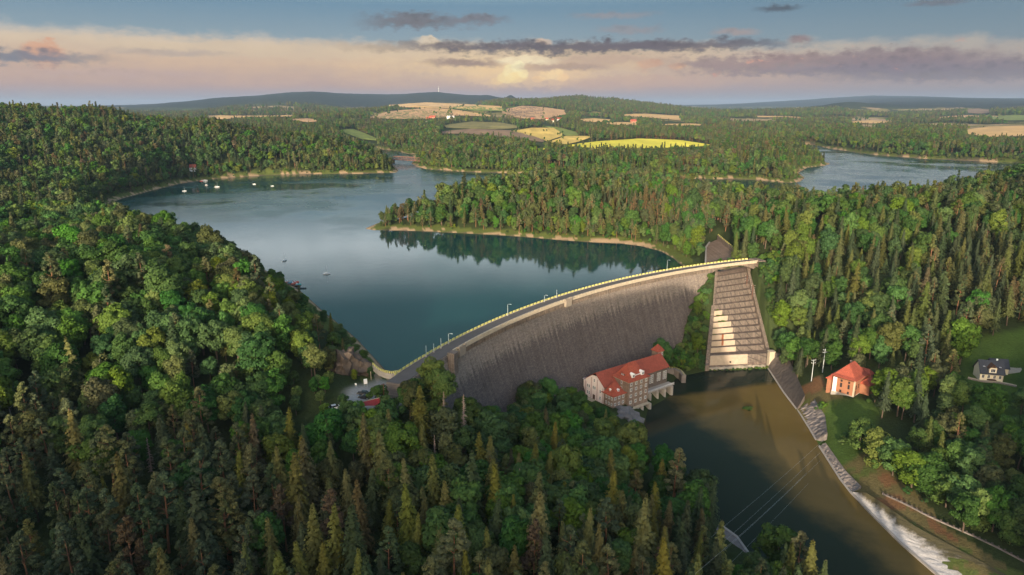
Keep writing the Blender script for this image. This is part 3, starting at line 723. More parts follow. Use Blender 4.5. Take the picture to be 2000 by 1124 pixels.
M['cream'] = weathered('cream_plaster', (0.76, 0.68, 0.50), 0.08, 0.8, 0.85, 0.2)
M['white'] = weathered('white_paint', (0.80, 0.79, 0.76), 0.06, 0.8, 0.6, 0.3)
M['timber'] = weathered('brown_timber', (0.09, 0.045, 0.025), 0.3, 2.0, 0.7, 0.3)
M['glass'] = material('window_glass', (0.02, 0.024, 0.03), 0.12, 0.6)
M['flatroof'] = weathered('pale_grey_sheet_roof', (0.50, 0.51, 0.53), 0.15, 0.5, 0.5, 0.4)
M['metal'] = weathered('dark_metal', (0.06, 0.065, 0.07), 0.2, 1.0, 0.5, 0.5, 0.3)

def window(parent, o, u, w, h, nm=2, nb=1, name='window', frame=None, label=None):
    """framed window on a wall: o centre on the wall, u direction along the wall (outward normal is u turned right)"""
    u = Vector((u[0], u[1], 0)).normalized(); nrm = Vector((u.y, -u.x, 0)); o = Vector(o)
    f = MB(); t = 0.12
    def bar(x0, x1, z0, z1, d0, d1):
        vs = [o + u * x + nrm * d + Vector((0, 0, z)) for d in (d0, d1) for x, z in ((x0, z0), (x1, z0), (x1, z1), (x0, z1))]
        f.add(vs, [(3, 2, 1, 0), (4, 5, 6, 7), (0, 1, 5, 4), (1, 2, 6, 5), (2, 3, 7, 6), (3, 0, 4, 7)])
    W, Hh = w / 2, h / 2
    bar(-W - t, -W, -Hh - t, Hh + t, -0.05, 0.09); bar(W, W + t, -Hh - t, Hh + t, -0.05, 0.09)
    bar(-W, W, Hh, Hh + t, -0.05, 0.087); bar(-W, W, -Hh - t, -Hh, -0.05, 0.14)
    for i in range(1, nm + 1):
        x = -W + w * i / (nm + 1); bar(x - 0.04, x + 0.04, -Hh, Hh, -0.03, 0.07)
    for i in range(1, nb + 1):
        z = -Hh + h * i / (nb + 1); bar(-W, W, z - 0.035, z + 0.035, -0.03, 0.066)
    fo = f.build(name, frame or M['white'], parent)
    if label: fo['label'] = label
    f = MB(); bar(-W, W, -Hh, Hh, -0.04, 0.035); f.build('pane', M['glass'], fo)
    return fo
def hip_roof(parent, x0, x1, y0, y1, z, h, ridge, mat, over=0.5, axis='x', name='roof', flare=0.0):
    """hipped roof; ridge = how far the ridge ends are pulled in (0 = gable)"""
    b = MB(); x0 -= over; x1 += over; y0 -= over; y1 += over; cx, cy = (x0 + x1) / 2, (y0 + y1) / 2
    if axis == 'x': r0, r1 = (x0 + ridge, cy, z + h), (x1 - ridge, cy, z + h)
    else: r0, r1 = (cx, y0 + ridge, z + h), (cx, y1 - ridge, z + h)
    e = [(x0, y0), (x1, y0), (x1, y1), (x0, y1)]
    lo = [(x, y, z - 0.25) for x, y in e]; up = [(x, y, z) for x, y in e]
    b.face(lo[::-1])
    for i in range(4): b.face([lo[i], lo[(i + 1) % 4], up[(i + 1) % 4], up[i]])
    if flare:
        k = flare; mid = [(x + (cx - x) * k, y + (cy - y) * k, z + h * k * 0.55) for x, y in e]
        for i in range(4): b.face([up[i], up[(i + 1) % 4], mid[(i + 1) % 4], mid[i]])
        up = mid
    if axis == 'x': fs = [(0, 1, 5, 4), (1, 2, 5), (2, 3, 4, 5), (3, 0, 4)]
    else: fs = [(0, 1, 4), (1, 2, 5, 4), (2, 3, 5), (3, 0, 4, 5)]
    b.add(up + [r0, r1], fs)
    return b.build(name, mat, parent)
def dormer(parent, x, y, z, w, h, d, ang, roofmat, wallmat=None):
    """small dormer window facing direction ang (0 faces -y)"""
    b = MB(); co, si = math.cos(ang), math.sin(ang)
    T = lambda p: (x + p[0] * co - p[1] * si, y + p[0] * si + p[1] * co, z + p[2])
    vs = [T(p) for p in ((-w / 2, 0, 0), (w / 2, 0, 0), (w / 2, d, 0), (-w / 2, d, 0), (-w / 2, 0, h), (w / 2, 0, h), (w / 2, d, h), (-w / 2, d, h))]
    b.add(vs, [(3, 2, 1, 0), (4, 5, 6, 7), (0, 1, 5, 4), (1, 2, 6, 5), (2, 3, 7, 6), (3, 0, 4, 7)])
    o = b.build('dormer', wallmat or M['white'], parent)
    b = MB(); q = 0.2
    vs = [T(p) for p in ((-w / 2 - q, -q, h), (w / 2 + q, -q, h), (w / 2 + q, d, h), (-w / 2 - q, d, h), (0, -q, h + w * 0.32), (0, d, h + w * 0.32))]
    b.add(vs, [(0, 1, 4), (1, 2, 5, 4), (2, 3, 5), (3, 0, 4, 5), (0, 3, 2, 1)]); b.build('dormer_roof', roofmat, o)
    window(o, T((0, 0, h * 0.5)), (co, si), w * 0.55, h * 0.62, 1, 0, 'dormer_window')
    return o

# power station at the foot of the dam
ps = empty('power_station', (44.6, 308.2, -36.5), R(36.2), 'long brown stone power station with red tiled roofs standing in the river', 'power station')
L_, Wd = 46.0, 13.0
MB().prism([(0.4, 0.02), (L_, 0.02), (L_, Wd), (0.4, Wd)], -6, 9.4).build('hall_wall', M['wall_stone'], ps)
g = MB(); pts = [(0, -6), (Wd, -6), (Wd, 8.9), (Wd * 0.72, 12.0), (Wd * 0.42, 12.6), (0, 8.6)]
g.sweep([[(x, y, z) for y, z in [(p[0], p[1]) for p in pts]] for x in (0.0, 0.45)]); g.build('gable_wall', M['plaster'], ps)
for y in (0.3, 4.4, 8.6, 12.7): MB().box((-0.08, y, 3.6 + (1.6 if 1 < y < 12 else 0)), (0.2, 0.55, 8.6 + (3.2 if 1 < y < 12 else 0))).build('pilaster', M['pilaster'], ps)
rf = MB(); q = 0.7
rf.sweep([[(x, y, z) for y, z in ((-q, 8.8), (Wd * 0.45, 14.4), (Wd + q, 8.8), (Wd + q, 8.5), (Wd * 0.45, 14.05), (-q, 8.5))] for x in (-0.35, 0.2, L_ * 0.5, L_ + 0.6)]); rf.build('roof', M['red_tile'], ps)
MB().prism([(L_ - 0.45, 0.5), (L_ + 0.02, 0.5), (L_ + 0.02, Wd - 0.5), (L_ - 0.45, Wd - 0.5)], 9.41, 9.43).build('end_coping', M['ashlar'], ps)
g = MB(); g.sweep([[(x, y, z) for y, z in ((0, 9.0), (Wd, 9.0), (Wd * 0.45, 13.8))] for x in (L_ - 0.4, L_ + 0.03)]); g.build('far_gable', M['wall_stone'], ps)
for y, zs in ((2.2, (2.2, 5.6)), (6.0, (6.2,)), (7.2, (6.2,)), (6.6, (10.0,)), (10.0, (2.4, 5.9)), (11.3, (2.4, 5.9))):
    for z in zs: window(ps, (-0.002, y, z), (0, -1), 0.75, 1.5, 1, 1)
MB().box((-0.05, 6.6, 1.2), (0.2, 1.6, 2.6)).build('door', M['timber'], ps)
MB().box((-1.4, 7.6, -0.25), (2.8, 5.2, 0.7)).build('entrance_terrace', M['ashlar'], ps)
# large tower block on the river side
def block(x0, x1, y0, y1, z0, z1, roof_h, rows, n_front, n_side, name, wf=1.0, hf=1.5, ndorm=2):
    MB().prism([(x0, y0), (x1, y0), (x1, y1), (x0, y1)], z0, z1).build(name, M['wall_stone'], ps)
    MB().prism([(x0 - .18, y0 - .18), (x1 + .18, y0 - .18), (x1 + .18, y1), (x0 - .18, y1)], z1 - 0.75, z1 - 0.3).build('eaves_band', M['ashlar'], ps)
    r = hip_roof(ps, x0, x1, y0, y1, z1, roof_h, min(x1 - x0, y1 - y0) * 0.46, M['old_tile'], 0.7, 'x' if x1 - x0 > y1 - y0 else 'y', 'tower_roof', 0.28)
    for z in rows:
        for i in range(n_front):
            window(ps, (x0 + (x1 - x0) * (i + 0.5) / n_front, y0 - 0.002, z), (1, 0), wf * 1.5, hf, 2, 0)
        for i in range(n_side):
            window(ps, (x0 - 0.002, y0 + (y1 - y0 - 1.5) * (i + 0.5) / n_side, z), (0, -1), wf, hf, 1, 0)
    return r
block(8.8, 22.6, -8.2, 3.0, -2.0, 12.0, 7.2, (0.9, 4.2, 7.4, 10.2), 4, 1, 'tower_wall', 0.75, 1.35)
block(0.2, 8.2, -6.6, 0.5, -5.0, 6.2, 5.2, (1.6, 4.6), 3, 3, 'annex_wall', 0.7, 1.2)
for x in (12.6, 19.0): dormer(ps, x, -7.5, 13.1, 1.9, 1.7, 3.0, 0, M['white'], M['white'])
MB().box((15.8, -6.9, 13.8), (4.6, 0.25, 0.35)).build('dormer_rail', M['white'], ps)
dormer(ps, 4.4, -5.8, 7.4, 1.2, 1.0, 2.0, 0, M['white']); dormer(ps, 1.2, -3.2, 7.5, 1.2, 1.0, 2.0, -math.pi / 2, M['white'])
dormer(ps, 10.2, -2.4, 13.4, 2.6, 0.9, 2.5, -math.pi / 2, M['old_tile'], M['timber'])
for x in (28.5, 34.0, 39.5, 44.0):
    for dx in (-0.75, 0.75): window(ps, (x + dx, 0.018, 4.6), (1, 0), 0.85, 4.2, 1, 3)
# balcony, water gates and piers
MB().box((28.5, -2.0, -0.3), (37.5, 4.2, 0.5)).build('balcony_deck', M['concrete'], ps)
b = MB()
for i in range(40): b.box((10 + i * 0.95, -4.0, 0.4), (0.1, 0.1, 1.0))
for z in (0.5, 0.9): b.bar((9.9, -4.0, z), (47.2, -4.0, z), 0.08, 0.08)
b.build('balcony_railing', M['white'], ps)
MB().box((15.7, -8.9, -2.2), (14.4, 1.9, 0.5)).build('ledge', M['ashlar'], ps)
for x in (17.5, 23.0, 28.5, 34.0, 39.5, 45.0):
    y = -9.6 if x < 24 else -4.4; b = MB(); b.prism([(x - 0.75, 0), (x + 0.75, 0), (x + 0.75, y), (x + 0.35, y - 0.8), (x - 0.35, y - 0.8), (x - 0.75, y)], -7, -0.56 if x > 24 else -2.46); b.build('pier', M['concrete'], ps)
for x in (20.3, 25.7, 31.2, 36.8, 42.3): MB().box((x, -0.5 if x > 24 else -6.0, -3.4 if x > 24 else -4.6), (3.9, 0.3, 5.2 if x > 24 else 4.2)).build('sluice_gate', M['metal'], ps)
MB().prism([(7.6, -9.4), (15.8, -9.4), (15.8, 0), (7.6, 0)], -7.0, -2.47).build('plinth', M['concrete'], ps)
# rear annex roof and stair tower
MB().prism([(2.0, Wd + 0.3), (30.0, Wd + 0.3), (30.0, Wd + 3.6), (2.0, Wd + 3.6)], -4, 7.0).build('rear_annex', M['plaster'], ps)
MB().prism([(1.7, Wd + 0.75), (30.3, Wd + 0.75), (30.3, Wd + 4.0), (1.7, Wd + 4.0)], 7.003, 7.35).build('rear_roof', M['flatroof'], ps)
MB().prism([(L_ + 1.2, 8.2), (L_ + 5.6, 8.2), (L_ + 5.6, 12.6), (L_ + 1.2, 12.6)], -4, 14.2).build('stair_tower', M['wall_stone'], ps)
hip_roof(ps, L_ + 1.2, L_ + 5.6, 8.2, 12.6, 14.2, 3.4, 2.7, M['red_tile'], 0.4, 'x', 'stair_tower_roof')
window(ps, (L_ + 2.4, 8.198, 12.4), (1, 0), 0.8, 1.0, 1, 0); window(ps, (L_ + 4.4, 8.198, 12.4), (1, 0), 0.8, 1.0, 1, 0)
# masonry quay beyond the power station
wall_px = poly_px([(1302, 722), (1318, 722), (1330, 727), (1336, 735)], -38)
q = empty('quay_wall', (*wall_px[0], -38), 0, 'rough stone quay wall with railing joined to the far end of the power station', 'wall')
o = wall_along(subdiv(wall_px, 4), 2.4, -44, -37.5, M['rubble'], 'wall', q); o.matrix_parent_inverse = Matrix.Translation(-q.location)
b = MB()
for p in subdiv(wall_px, 3): b.box((p[0] - wall_px[0][0], p[1] - wall_px[0][1], 1.0), (0.12, 0.12, 1.1))
pp = [(p[0] - wall_px[0][0], p[1] - wall_px[0][1], 1.4) for p in wall_px]
for a, c in zip(pp[:-1], pp[1:]): b.bar(a, c, 0.1, 0.1)
b.build('railing', M['yellow'], q)

# orange house on the right bank
oh = empty('orange_house', (163.0, 301.5, -30.0), R(41.5), 'orange plastered house with red hipped roof above the brown river', 'house')
# local x runs along the long side, y along the front face
MB().prism([(0, 0), (13.5, 0), (13.5, 10.4), (0, 10.4)], -2.5, 8.3).build('wall', M['orange'], oh)
MB().prism([(-.1, -.1), (13.6, -.1), (13.6, 10.5), (-.1, 10.5)], -2.5, 0.35).build('plinth', M['concrete'], oh)
hip_roof(oh, 0, 13.5, 0, 10.4, 8.5, 6.0, 4.4, M['red_tile'], 0.9, 'x', 'roof', 0.22)
b = MB()
for i in range(12): b.box((-0.5, 0.5 + i * 0.86, 8.0), (1.0, 0.22, 0.4))
b.box((-0.12, 5.2, 7.7), (0.3, 10.4, 0.25)); b.build('eaves_bracket_row', M['timber'], oh)
MB().box((-0.06, 9.2, 4.0), (0.25, 1.7, 7.6)).build('pale_stair_strip', M['white'], oh)
for y in (2.6, 6.2):
    for z, h in ((6.5, 0.9), (4.3, 2.0), (1.2, 1.1)): window(oh, (-0.002, y, z), (0, -1), 0.75, h, 0, 1, 'window', M['timber'])
MB().box((-0.05, 0.25, 4.2), (0.3, 0.5, 7.8)).build('corner_quoin', M['ashlar'], oh); MB().box((0.25, -0.05, 4.2), (0.5, 0.3, 7.8)).build('corner_quoin', M['ashlar'], oh)
for x in (2.0, 4.6): window(oh, (x, -0.002, 4.4), (1, 0), 0.8, 1.9, 0, 1, 'window', M['timber'])
MB().box((1.6, -0.05, 1.3), (1.2, 0.2, 2.6)).build('door', M['timber'], oh)
MB().prism([(1.5, 10.4), (11, 10.4), (11, 13.6), (1.5, 13.6)], -2.5, 5.2).build('side_wing', M['orange'], oh)
hip_roof(oh, 1.5, 11, 10.0, 13.6, 5.4, 1.8, 1.6, M['old_tile'], 0.6, 'x', 'side_wing_roof')
MB().prism([(7.0, -4.2), (14.5, -4.2), (14.5, 0), (7.0, 0)], -2.5, 5.2).build('rear_wing', M['orange'], oh)
hip_roof(oh, 7.0, 14.5, -4.2, 0.4, 5.4, 2.2, 2.2, M['old_tile'], 0.7, 'x', 'rear_wing_roof')
MB().prism([(13.5, -1.5), (17.0, -1.5), (17.0, 8), (13.5, 8)], -2.5, 8.0).build('rear_wing', M['orange'], oh)
hip_roof(oh, 13.4, 17.0, -1.5, 8, 8.1, 2.2, 1.8, M['red_tile'], 0.5, 'y', 'rear_wing_roof')
for x in (8.8, 11.2, 13.2): window(oh, (x, -4.202, 2.6), (1, 0), 0.8, 1.5, 0, 1, 'window', M['timber'])
MB().box((9.5, 6.6, 13.2), (0.9, 0.9, 2.2)).build('chimney', M['masonry'], oh)

# white villa with slate roof
vl = empty('white_villa', (219.5, 298.5, -20.0), R(-14), 'cream villa with dark slate roof and gabled dormer on the meadow', 'house')
MB().prism([(0, 0), (9.6, 0), (9.6, 7.6), (0, 7.6)], -2, 4.4).build('wall', M['cream'], vl)
g = MB(); 
for x in (0.02, 9.4): g.sweep([[(xx, y, z) for y, z in ((0.05, 4.3), (7.55, 4.3), (3.8, 8.6))] for xx in (x, x + 0.18)])
g.build('gable', M['cream'], vl)
rf = MB(); rf.sweep([[(x, y, z) for y, z in ((-0.9, 3.6), (3.8, 9.0), (8.5, 3.6), (8.5, 3.35), (3.8, 8.72), (-0.9, 3.35))] for x in (-0.5, 10.1)]); rf.build('roof', M['slate'], vl)
dm = MB().prism([(3.3, -0.4), (6.3, -0.4), (6.3, 3.0), (3.3, 3.0)], 3.7, 6.6).build('dormer', M['cream'], vl)
g = MB(); g.sweep([[(x, y, z) for x, z in ((2.8, 6.3), (4.8, 8.3), (6.8, 6.3), (6.8, 6.08), (4.8, 8.05), (2.8, 6.08))] for y in (-0.85, 3.6)]); g.build('dormer_roof', M['timber'], dm)
g = MB(); g.sweep([[(x, y, z) for x, z in ((3.3, 6.35), (6.3, 6.35), (4.8, 7.85))] for y in (-0.38, -0.2)]); g.build('dormer_gable', M['timber'], dm)
window(dm, (4.8, -0.402, 5.3), (1, 0), 1.7, 1.5, 2, 0)
for x in (1.3, 3.6, 6.0, 8.3): window(vl, (x, -0.002, 2.1), (1, 0), 0.9, 1.5, 1, 0)
for y in (2.2, 5.4): window(vl, (9.602, y, 2.1), (0, 1), 0.9, 1.4, 1, 0)
window(vl, (9.602, 3.8, 5.9), (0, 1), 1.0, 1.3, 1, 0)
for x in (1.5, 8.2): 
    b = MB(); z = 3.6 + (0.9 + 1.6) * 5.4 / 4.7; b.bar((x - .4, 1.5, z + .12), (x + .4, 1.5, z + .12), 1.1, 0.16); b.build('roof_light', M['flatroof'], vl)
MB().box((4.8, -1.0, 0.55), (3.4, 2.0, 0.9)).build('porch', M['timber'], vl); MB().box((7.6, 4.4, 8.9), (0.6, 0.6, 1.6)).build('chimney', M['white'], vl)
va = empty('slate_annex', (230.0, 306.5, -20.0), R(-14), 'low cream annex with dark slate roof standing behind the villa', 'house')
MB().prism([(0, 0), (7.5, 0), (7.5, 6), (0, 6)], -2, 3.6).build('wall', M['cream'], va)
rf = MB(); rf.sweep([[(x, y, z) for y, z in ((-0.6, 3.2), (3.0, 6.9), (6.6, 3.2), (6.6, 2.95), (3.0, 6.62), (-0.6, 2.95))] for x in (-0.4, 7.9)]); rf.build('roof', M['slate'], va)
g = MB(); g.sweep([[(x, y, z) for y, z in ((0.05, 3.4), (5.95, 3.4), (3.0, 6.5))] for x in (7.3, 7.52)]); g.build('gable', M['cream'], va)
window(va, (7.524, 3.0, 1.8), (0, 1), 1.0, 1.3, 1, 0); window(va, (2.0, -0.002, 1.8), (1, 0), 1.0, 1.3, 1, 0)
yard = poly_px([(1955, 722), (1968, 710), (1988, 712), (1996, 722), (1992, 728), (1962, 732)], -20)
tag(MB().prism(yard, -20.6, -19.86).build('gravel_path', M['ashlar']), kind='structure')
gw = subdiv(poly_px([(1890, 742), (1915, 748), (1950, 751), (1985, 758)], -20.5), 5); zz = [H(*p) for p in gw]
t = empty('garden_wall', (*gw[0], zz[0]), 0, 'low dry stone garden wall on the meadow below the villa', 'wall')
o = wall_along(gw, 0.8, [z - 1 for z in zz], [z + 0.7 for z in zz], M['rubble'], 'wall', t); o.matrix_parent_inverse = Matrix.Translation(-t.location)
o = wall_along(gw, 1.0, [z + 0.69 for z in zz], [z + 0.85 for z in zz], M['ashlar'], 'coping', t); o.matrix_parent_inverse = Matrix.Translation(-t.location)

# cabin with red roof by the car park
x, y = P(728, 812, 1.0); z = 1.0
ht = empty('red_roofed_cabin', (x, y, z), R(32), 'small cabin with dark red roof half hidden among trees by the car park', 'cabin')
MB().prism([(-3.5, -2.6), (3.5, -2.6), (3.5, 2.6), (-3.5, 2.6)], -1, 3.0).build('wall', M['timber'], ht)
rf = MB(); rf.sweep([[(xx, yy, zz_) for yy, zz_ in ((-3.3, 2.7), (0, 6.0), (3.3, 2.7), (3.3, 2.5), (0, 5.75), (-3.3, 2.5))] for xx in (-4.0, 4.0)]); rf.build('roof', material('dark_red_sheet', tiles((0.30, 0.03, 0.03), (0.26, 0.026, 0.028)), 0.6, 0.4), ht)
MB().bar((-4.05, 0, 6.03), (4.05, 0, 6.03), 0.25, 0.12).build('ridge_cap', M['ashlar'], ht)
for s in (-1, 1): 
    g = MB(); g.sweep([[(xx, yy, zz_) for yy, zz_ in ((-2.5, 2.9), (2.5, 2.9), (0, 5.5))] for xx in (s * 3.3, s * 3.5)]); g.build('gable', M['timber'], ht)
window(ht, (-3.502, 0, 1.6), (0, -1), 1.0, 1.1, 1, 0)

# small house across the lake and the far hamlets
def farm_house(name, px, py, w, d, h, rz, wallm, roofm, label, group=None, lift=0.0, chim=True, at=None):
    a, c = march([px], [py]); x, y = (float(a[0]), float(c[0])) if at is None else at[:2]; t = empty(name, (x, y, H(x, y) + lift), rz, label, 'house', group)
    MB().prism([(-w / 2, -d / 2), (w / 2, -d / 2), (w / 2, d / 2), (-w / 2, d / 2)], -4 - lift, h).build('wall', wallm, t)
    rf = MB(); q = 0.6; rh = d * 0.55
    rf.sweep([[(xx, yy, zz_) for yy, zz_ in ((-d / 2 - q, h - .4), (0, h + rh), (d / 2 + q, h - .4), (d / 2 + q, h - .75), (0, h + rh - .4), (-d / 2 - q, h - .75))] for xx in (-w / 2 - q, w / 2 + q)]); ro = rf.build('roof', roofm, t)
    for s in (-1, 1):
        g = MB(); g.sweep([[(xx, yy, zz_) for yy, zz_ in ((-d / 2 + .02, h - .1), (d / 2 - .02, h - .1), (0, h + rh - .5))] for xx in (s * (w / 2 - .3), s * (w / 2 - .01))]); g.build('gable', wallm, t)
    if chim: MB().box((w * 0.2, 0.6, h + rh * 0.9), (0.8, 0.8, 2.4)).build('chimney', M['masonry'], ro)
    for i in range(3): window(t, (-w / 2 + w * (i + .5) / 3, -d / 2 - .002, h * 0.5), (1, 0), w * 0.12, h * 0.3, 1, 0)
    return t
lh_xyz = PY(377, 326, 1010)
lh = farm_house('lakeside_house', 377, 326, 8.5, 7, 5.5, R(8), M['white'], M['red_tile'], 'white house with red roof on the wooded slope across the lake', at=lh_xyz)
fh = [(1091, 237, 30, 12, 8, R(8), M['white'], M['red_tile'], 'white farmhouse with red roof in the middle of the far hamlet'), (1078, 239, 18, 12, 7, R(40), M['cream'], M['red_tile'], 'small cream farmhouse just beside the white one in the far hamlet'),
      (1068, 236, 16, 10, 6, R(-20), M['cream'], M['old_tile'], 'cream farmhouse at the tree edge of the far hamlet'), (1040, 236, 16, 10, 6, R(10), M['orange'], M['red_tile'], 'small red-roofed house apart from the far hamlet'),
      (880, 233, 34, 12, 7, R(4), M['white'], M['flatroof'], 'long white farm shed with grey roof on the far slope'), (845, 233, 30, 14, 7, R(-6), M['orange'], M['red_tile'], 'long brick-red barn on the far slope'), (836, 235, 16, 12, 7, R(30), M['orange'], M['old_tile'], 'brick-red barn with steep roof beside the long one'),
      (835, 242, 12, 9, 7, R(70), M['white'], M['flatroof'], 'little white house below the barns on the far slope'), (1237, 241, 26, 14, 9, R(15), M['orange'], M['red_tile'], 'lone red-roofed house in the straw field on the far plain')]
for px, py, w_, d_, h_, rz, a, c, lab in fh: farm_house('farm_house', px, py, w_, d_, h_, rz, a, c, lab, 'houses of the far hamlet', 1.0)
# the distant town: small pale blocks on the plain
tw = []
for i in range(46):
    px = random.choice((random.uniform(1355, 1475), random.uniform(1355, 1475), random.uniform(1500, 1560)))
    tw.append((px, random.uniform(217.5, 221.5) + (7 if px > 1600 else 0) + (4 if 1490 < px < 1600 else 0)))
for i, (px, py) in enumerate(tw):
    x, y, z = PY(px, py, random.uniform(8200, 9600) if px < 1480 else random.uniform(6200, 7000)); w_ = random.uniform(24, 50) if px < 1480 else random.uniform(12, 22); z = H(x, y)
    h_ = random.uniform(9, 17) if px < 1480 else random.uniform(6, 10)
    b = MB().prism([(-w_ / 2, -9), (w_ / 2, -9), (w_ / 2, 9), (-w_ / 2, 9)], -6, h_); b.prism([(-w_ / 2 - 1, -10), (w_ / 2 + 1, -10), (w_ / 2 + 1, 10), (-w_ / 2 - 1, 10)], h_ + 0.2, h_ + 2)
    o = b.build('town_block', M['cream'] if i % 3 else M['old_tile']); o.location = (x, y, z); o.rotation_euler.z = random.uniform(-.5, .5)
    tag(o, f"tiny {'pale' if i % 3 else 'reddish'} block of the hazy distant town, {px / 20:.1f} percent across the photo", 'building', 'blocks of the distant town')
# ------------------------------------------------------------------ foliage
def leaf_mat(name, base, vary=0.35, hue=0.03):
    """leaf colour with differences between trees and between sprays"""
    def fn(n):
        r, i = n.objrand(), n.island()
        k = (r - 0.5) * vary + (i - 0.5) * 0.5 + 1.0
        h = n.node('ShaderNodeHueSaturation'); n.set(h.inputs['Hue'], (r * 13.7)._m('FRACT') * (2 * hue) + (0.5 - hue)); n.set(h.inputs['Saturation'], (r * 7.3)._m('FRACT') * 0.3 + 0.85); n.set(h.inputs['Value'], k); n.set(h.inputs['Color'], base)
        return V(n.nt, h.outputs[0]), None
    m = material(name, fn, 0.75, 0.25)
    nt = m.node_tree; b = nt.nodes['Principled BSDF']; out = nt.nodes['Material Output']
    tr = nt.nodes.new('ShaderNodeBsdfTranslucent'); ms = nt.nodes.new('ShaderNodeMixShader'); ms.inputs[0].default_value = 0.28
    lk = b.inputs['Base Color'].links[0].from_socket; nt.links.new(lk, tr.inputs[0])
    nt.links.new(b.outputs[0], ms.inputs[1]); nt.links.new(tr.outputs[0], ms.inputs[2]); nt.links.new(ms.outputs[0], out.inputs[0])
    return m
LEAF = {
    'broadleaf': [('deep green', (0.040, 0.086, 0.020)), ('mid green', (0.064, 0.128, 0.023)), ('fresh yellow-green', (0.092, 0.135, 0.024)), ('dull olive', (0.066, 0.080, 0.026))],
    'spruce': [('dark green', (0.042, 0.062, 0.026)), ('olive green', (0.078, 0.090, 0.026)), ('brownish green', (0.090, 0.078, 0.030)), ('golden olive', (0.128, 0.128, 0.030))],
    'pine': [('blue-green', (0.072, 0.098, 0.044)), ('grey-green', (0.112, 0.122, 0.046)), ('rusty green', (0.098, 0.078, 0.036))],
    'birch': [('pale green', (0.105, 0.125, 0.045))],
}
for k, v in LEAF.items():
    for i, (n_, c) in enumerate(v): M[f'{k}{i}'] = leaf_mat(f'{k}_foliage_{n_}'.replace(' ', '_'), c)
def bark(name, c): return weathered(name, c, 0.4, 1.5, 0.95, 0.1)
M['bark'] = bark('grey_brown_bark', (0.10, 0.075, 0.055)); M['pine_bark'] = bark('reddish_pine_bark', (0.20, 0.105, 0.06)); M['birch_bark'] = bark('white_birch_bark', (0.50, 0.47, 0.42)); M['dead_bark'] = bark('bleached_dead_wood', (0.30, 0.225, 0.18))

def quads_mesh(name, c, nrm, size, aspect, mat, spin=None, rg=rng):
    """one leaf spray (quad) per point"""
    n = len(c); nrm = nrm / (np.linalg.norm(nrm, axis=1, keepdims=True) + 1e-9)
    ref = np.where(np.abs(nrm[:, 2:3]) < 0.9, np.array([[0, 0, 1.0]]), np.array([[1.0, 0, 0]]))
    a = np.cross(ref, nrm); a /= np.linalg.norm(a, axis=1, keepdims=True) + 1e-9; b = np.cross(nrm, a)
    if spin is None:
        t = rg.uniform(0, 2 * np.pi, n)[:, None]; a, b = a * np.cos(t) + b * np.sin(t), b * np.cos(t) - a * np.sin(t)
    a = a * (size * aspect)[:, None]; b = b * size[:, None]
    bend = nrm * (size * 0.25)[:, None]
    v = np.stack([c - a * 0.6 - b * 0.9, c + a - b * 0.25 - bend, c + a * 0.5 + b * 0.9, c - a + b * 0.3 - bend], 1).reshape(-1, 3)
    me = bpy.data.meshes.new(name); me.vertices.add(n * 4); me.vertices.foreach_set('co', v.astype(np.float32).ravel())
    me.loops.add(n * 4); me.loops.foreach_set('vertex_index', np.arange(n * 4, dtype=np.int32)); me.polygons.add(n); me.polygons.foreach_set('loop_start', np.arange(0, n * 4, 4, dtype=np.int32))
    me.update(); me.validate(); me.materials.append(mat); return me
def rand_dir(n, rg): 
    d = rg.normal(size=(n, 3)); return d / np.linalg.norm(d, axis=1, keepdims=True)
def lobe_crown(rg, Ht, rx, rz, zc, lobes, per, lr, size, top_bias=0.25, asp=0.75, squash=0.85):
    """crown of leafy boughs: lobes on an uneven envelope, sprays on each lobe"""
    P_, N_ = [], []
    k = 0
    while k < lobes:
        d = rand_dir(1, rg)[0]
        if d[2] < -0.92: continue
        r = rg.uniform(0.55, 0.95); wob = 1 + rg.uniform(-0.18, 0.18)
        c = np.array([d[0] * rx * r * wob, d[1] * rx * r * wob, zc + d[2] * rz * r]); R_ = lr * rg.uniform(0.7, 1.3)
        q = rand_dir(per, rg); q[:, 2] = np.abs(q[:, 2]) * np.where(rg.random(per) < 0.78, 1, -1); rad = R_ * rg.uniform(0.72, 1.08, per)
        p = c + q * rad[:, None] * np.array([1, 1, squash]); nn = q + d * 0.3 + rg.normal(size=(per, 3)) * 0.45 + np.array([0, 0, top_bias])
        P_.append(p); N_.append(nn); k += 1
    P_ = np.concatenate(P_); N_ = np.concatenate(N_)
    return P_, N_, size * rg.uniform(0.6, 1.35, len(P_))
def spruce_crown(rg, Ht, base, rmax, whorls, size, droop=0.35, thin=1.0, nb=(8, 12)):
    P_, N_, S_ = [], [], []
    for i in range(whorls):
        f = (i + rg.uniform(-.3, .3)) / whorls; z = base + (Ht - base) * f; r = rmax * (1 - f) ** 0.82 * rg.uniform(0.82, 1.1) + 0.15
        for j in range(rg.integers(*nb)):
            if rg.random() > thin: continue
            a = rg.uniform(0, 2 * np.pi); L = r * rg.uniform(0.7, 1.12); m = max(2, int(L / (size * 1.05)))
            for q in range(m):
                t = (q + 0.7) / m; x = L * t; zz = z - droop * L * t * t + 0.12 * L * t - 0.1
                wd = size * (1.25 - 0.55 * t)
                P_.append((x * math.cos(a), x * math.sin(a), zz)); N_.append((math.cos(a) * (0.45 + droop) + rg.normal() * .25, math.sin(a) * (0.45 + droop) + rg.normal() * .25, 0.8)); S_.append(wd)
    return np.array(P_), np.array(N_), np.array(S_) * rg.uniform(0.75, 1.25, len(P_))
